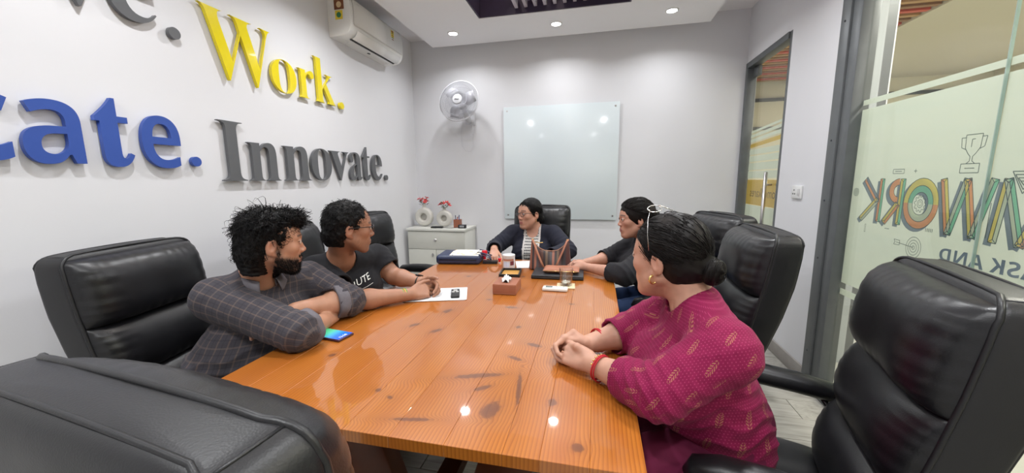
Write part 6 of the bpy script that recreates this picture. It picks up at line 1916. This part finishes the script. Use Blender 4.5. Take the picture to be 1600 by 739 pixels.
# printed tin
tn = thing('printed_tin', 'white round tin with brown and blue print beside the black tray', 'tin', (-0.560, 2.368, TT))
M_tin = mat('white_tin', (.74, .74, .76), .3, noise=.02)
lathe('tin_body', [(0, 0), (.040, 0), (.041, .002), (.041, .074), (.0425, .076), (.0425, .088), (.040, .0895), (0, .0895)], M_tin, tn, 40)
def wrapband(name, r, a0, a1, z0, z1, m, parent):
    V = []; F = []; n = 14
    for i in range(n + 1):
        a = a0 + (a1 - a0) * i / n
        for z in (z0, z1): V.append((r * math.cos(a), r * math.sin(a), z))
    for i in range(n): F.append((2 * i, 2 * i + 2, 2 * i + 3, 2 * i + 1))
    return pydata(name, V, F, m, parent, smooth=True)
R_ = -math.pi / 2 + .2
wrapband('printed_band', .0414, R_ - 1.0, R_ + .9, .052, .064, mat('tin_brown_print', srgb(178, 120, 96), .5), tn)
wrapband('printed_picture', .0414, R_ + .25, R_ + .95, .022, .050, mat('tin_maroon_print', srgb(110, 50, 60), .5, noise=.5, nscale=160), tn)
wrapband('printed_panel', .0414, R_ - .9, R_ + .1, .010, .044, mat('tin_blue_print', srgb(206, 218, 238), .5), tn)
# loose sheet before the woman at the far end
ls = thing('paper_sheet', 'single white sheet between the printed tin and striped handbag', 'paper', (-0.470, 2.475, TT), 0.25)
box('sheet', (0, 0, 0.0007), (0.125, 0.210, 0.0009), M_paper, ls)
# red stamp and red marker
def stamp(x, y, label, h, r):
    s = thing('rubber_stamp', label, 'stamp', (x, y, TT), group='red topped items by the right hand of the far woman')
    Mr = mat('bright_red_plastic', srgb(206, 24, 40), .3)
    lathe('foot', [(0, 0), (r * .62, 0), (r * .62, h * .16), (r * .45, h * .2), (0, h * .2)], mat('white_stamp_foot', (.7, .68, .68), .4), s, 24)
    lathe('knob', [(0, h * .2), (r * .45, h * .2), (r * .55, h * .45), (r * .95, h * .72), (r, h * .9), (r * .85, h), (0, h)], Mr, s, 24)
stamp(-.775, 2.52, 'red waisted stamp knob standing right of the floral bag', .080, .020)
stamp(-.655, 2.485, 'small red cap beneath the far woman\'s fingers', .034, .012)
pd = thing('ink_pad', 'flat black ink pad case between the floral bag and hand', 'case', (-.718, 2.470, TT), .15)
box('tray', (0, 0, .006), (.10, .06, .012), M_blackpl, pd, bevel=.002); box('lid', (0, .002, .0155), (.102, .060, .006), M_dmetal, pd, bevel=.002)
# laptop with clutch on top
lp = thing('laptop', 'closed black laptop lying under the tan clutch', 'laptop', (-0.215, 2.215, TT), 0.03)
box('base', (0, 0, .0075), (.305, .205, .013), M_blackpl, lp, bevel=.004, seg=3)
box('lid', (0, .001, .0185), (.305, .207, .008), mat('dark_slate_lid', (.022, .024, .028), .4), lp, bevel=.003, seg=3)
for x in (-.13, .13):
    for y in (-.08, .08): lathe('rubber_foot', [(0, 0), (.006, 0), (.006, .0015), (0, .0015)], M_blackpl, lp, 12, (x, y, 0))
M_tan = mat('tan_leather', srgb(160, 104, 80), .45, noise=.1, nscale=40, bump=.15)
cl = thing('clutch_purse', 'tan leather zip clutch lying on the closed laptop', 'purse', (-0.196, 2.215, TT + .0232), 0.02)
def pillow_box(name, sx, sy, sz, m, parent, z0=0, p=.5, n=24):
    V = []; F = []
    for s in (1, -1):
        for i in range(n + 1):
            for j in range(n + 1):
                u, v = -1 + 2 * i / n, -1 + 2 * j / n
                e = ((1 - abs(u) ** 8) * (1 - abs(v) ** 5)) ** .5
                V.append((u * sx / 2, v * sy / 2, z0 + sz / 2 + s * sz / 2 * (e * (.92 + .08 * math.sin(u * 5)))))
    o = (n + 1) ** 2
    for i in range(n):
        for j in range(n): a = i * (n + 1) + j; F.append((a, a + n + 1, a + n + 2, a + 1)); a += o; F.append((a, a + 1, a + n + 2, a + n + 1))
    return pydata(name, V, F, m, parent, smooth=True)
pillow_box('purse_body', .215, .115, .034, M_tan, cl)
tube('zip', [(-.100, -.0585, .017), (.100, -.0585, .017)], .0022, M_gold, cl, n=8)
# coaster, glass, ac remote
co = thing('coaster', 'cream square coaster under the drinking glass', 'coaster', (-0.150, 1.985, TT), 0.06)
box('tile', (0, 0, .003), (.098, .098, .006), mat('cream_coaster', srgb(214, 196, 160), .5, noise=.2, nscale=40), co, bevel=.0015)
gl_ = thing('drinking_glass', 'clear drinking glass with a little water on the coaster', 'glass', (-0.150, 1.990, TT + .0066))
M_clear = glass_mat('tumbler_glass', (.985, .99, .99), refl=2.2)
lathe('tumbler', [(0, 0), (.031, 0), (.033, .002), (.038, .094), (.0365, .095), (.0345, .092), (.0305, .012), (0, .010)], M_clear, gl_, 40)
lathe('water', [(0, .0105), (.0300, .0125), (.0312, .026), (0, .026)], glass_mat('water', (.985, .99, .98), refl=1.2), gl_, 40)
crumple('lemon_shreds', (0, 0, .012), .020, .020, .008, mat('pale_pulp', (.66, .63, .55), .8), gl_, 8, 12)
am = thing('white_remote', 'white air conditioner remote in front of the drinking glass', 'remote', (-0.200, 1.902, TT), -0.01)
box('body', (0, 0, .0095), (.132, .050, .018), mat('ivory_plastic', (.74, .73, .69), .35), am, bevel=.006, seg=3)
box('display', (-.032, 0, .0188), (.036, .026, .001), mat('grey_lcd', (.16, .19, .18), .2), am, bevel=.0004)
for i in range(3):
    for s in (-1, 1): box('key', (.008 + .018 * i, s * .010, .0190), (.011, .010, .0018), mat('pale_grey_key', (.52, .53, .53), .5), am, bevel=.0005)

# ---------------- floral handbag lying flat (far left corner of the table)
hb_ = thing('navy_handbag', 'navy handbag with white floral front lying on far left table corner', 'handbag', (-0.945, 2.500, TT), 0.12)
M_navy = mat('navy_leather', srgb(40, 50, 78), .4, noise=.1, nscale=40, bump=.1)
def floral():
    m = bpy.data.materials.new('floral_print_cloth'); m.use_nodes = True
    k = NT(m); p = k.n['Principled BSDF']; tc = k.node('ShaderNodeTexCoord')
    c = (.76, .74, .68)
    for i, (sc_, col, th) in enumerate(((24, srgb(226, 180, 120), .30), (31, srgb(52, 64, 96), .24), (27, srgb(150, 170, 180), .26), (38, srgb(210, 120, 70), .20))):
        mp = k.node('ShaderNodeMapping'); mp.inputs['Location'].default_value = (i * 3.3, i * 1.7, 0); mp.inputs['Rotation'].default_value = (0, 0, i * .8); mp.inputs['Scale'].default_value = (1, 1.8, 1); k.link(tc.outputs['Object'], mp.inputs[0])
        v = k.node('ShaderNodeTexVoronoi'); v.inputs['Scale'].default_value = sc_; k.link(mp.outputs[0], v.inputs[0])
        cc = k.sep(v.outputs['Color'])[0]
        f = k.math('MULTIPLY', k.math('LESS_THAN', v.outputs['Distance'], th), k.math('GREATER_THAN', cc, .45))
        c = k.mix(f, c, col)
    k.link(c, p.inputs['Base Color']); p.inputs['Roughness'].default_value = .6
    return m
f = Field((-.19, -.15, -.01), (.19, .15, .10), .004)
f.add(slab((-.135, 0, .034), (.14, 0, .030), (.120, .030), (.105, .026), (0, 1, 0)))
def rb(P):
    q = np.abs(P - np.array([0, 0, .032])) - np.array([.135, .095, .010]); return np.linalg.norm(np.maximum(q, 0), axis=-1) + np.minimum(q.max(-1), 0) - .022
f = Field((-.19, -.15, -.01), (.19, .15, .10), .004); f.add((rb, (-.17, -.13, 0), (.17, .13, .07)))
V, Q = f.mesh(); V[:, 2] = np.maximum(V[:, 2], .0008); V[:, 2] += .010 * np.exp(-(V[:, 0] / .10) ** 2 - (V[:, 1] / .08) ** 2) * (V[:, 2] > .03)
quadmesh('bag_body', V, Q, M_navy, hb_)
n = 24; V = []; F = []
for i in range(n + 1):
    for j in range(n + 1):
        x, y = -.060 + .205 * i / n, -.105 + .21 * j / n
        e = max(0, abs(y) - .095) / .022; ex = max(0, x - .135) / .022
        V.append((x, y, .0652 - .004 * e * e * 4 - .004 * ex * ex * 3 + .010 * math.exp(-(x / .10) ** 2 - (y / .08) ** 2)))
for i in range(n):
    for j in range(n): a = i * (n + 1) + j; F.append((a, a + n + 1, a + n + 2, a + 1))
o = pydata('floral_panel', V, F, floral(), hb_, smooth=True); o.modifiers.new('t', 'SOLIDIFY').thickness = .002
tube('zip', [(-.13, -.1175, .034), (.13, -.1175, .034), (.157, -.09, .034), (.157, .09, .034)], .003, M_dmetal, hb_, n=8)
for s in (-.05, .05):
    tube('carry_strap', [(.12, s - .02, .068), (.17, s - .02, .060), (.215, s - .012, .040), (.225, s, .022), (.215, s + .02, .045), (.17, s + .03, .062), (.12, s + .03, .069)], .0055, M_navy, hb_, n=10, flat=.5)
band('ring', (.155, -.065, .062), (1, 0, .3), .010, .0016, M_chrome, hb_, n=20)

# ---------------- striped tote
tt = thing('striped_handbag', 'brown striped leather tote standing behind the laptop', 'handbag', (-0.285, 2.385, TT), 0.05)
def stripes():
    m = bpy.data.materials.new('striped_leather'); m.use_nodes = True
    k = NT(m); p = k.n['Principled BSDF']; tc = k.node('ShaderNodeTexCoord'); X, Y, Z = k.sep(tc.outputs['Object'])
    nz = k.node('ShaderNodeTexNoise'); nz.inputs['Scale'].default_value = 60; k.link(tc.outputs['Object'], nz.inputs[0])
    br, mr, dk, og, tn_, gy = srgb(92, 58, 46), srgb(78, 44, 44), srgb(42, 33, 35), srgb(148, 88, 66), srgb(110, 88, 68), srgb(58, 56, 60)
    seq = [br, og, dk, og, gy, mr, br, dk, tn_, dk, gy, og, dk, tn_, mr, dk, gy, mr, mr, br]
    r = k.node('ShaderNodeValToRGB'); r.color_ramp.interpolation = 'CONSTANT'; e = r.color_ramp.elements
    while len(e) < len(seq): e.new(.5)
    for i, c in enumerate(seq): e[i].position = i / len(seq); e[i].color = (*c, 1)
    k.link(k.math('ADD', k.math('MULTIPLY', X, 1 / .29), .5), r.inputs[0])
    k.link(k.mix(k.math('MULTIPLY', nz.outputs['Fac'], .35), r.outputs[0], srgb(70, 45, 40)), p.inputs['Base Color']); p.inputs['Roughness'].default_value = .48
    return m
M_strp = stripes()
n = 36; V = []; F = []
def toph(u): return .118 + .080 * abs(u) ** 2.6
for s in (-1, 1):
    for j in range(15):
        t = j / 14
        for i in range(n + 1):
            u = -1 + 2 * i / n; H_ = toph(u)
            wdt = .140 * (1 - .14 * t)
            dp_ = (.046 * (1 - t) ** .7 + .012 + .006 * math.sin(u * 6 + t * 3)) * (1 - abs(u) ** 6) ** .5 if abs(u) < 1 else 0
            V.append((u * wdt, s * dp_, .002 + H_ * t))
w_ = (n + 1) * 15
for k_ in range(2):
    for j in range(14):
        for i in range(n): a = k_ * w_ + j * (n + 1) + i; q = (a, a + 1, a + n + 2, a + n + 1); F.append(q if k_ == 0 else q[::-1])
for i in range(n): F.append((i, w_ + i, w_ + i + 1, i + 1))
quad = pydata('bag_body', V, F, M_strp, tt, smooth=True); quad.modifiers.new('t', 'SOLIDIFY').thickness = .003
tube('rim_binding', [(u * .1204, -.0135, .003 + toph(u)) for u in np.linspace(-.98, .98, 30)], .0024, mat('tan_binding', srgb(168, 120, 96), .5), tt, n=8)
for s in (-1, 1):
    tube('handle', [(s * .118, -.016, .198), (s * .108, -.030, .190), (s * .080, -.050, .120), (s * .052, -.062, .055), (s * .035, -.066, .022)], .0075, M_tan, tt, n=10, flat=.4)
    lathe('rivet', [(0, .004), (.004, .003), (.006, 0)], M_gold, tt, 14, (s * .110, -.020, .196), Rk)
tube('zip_pull', [(-.100, -.02, .180), (-.070, -.03, .176), (-.045, -.03, .178)], .003, M_gold, tt, n=8)
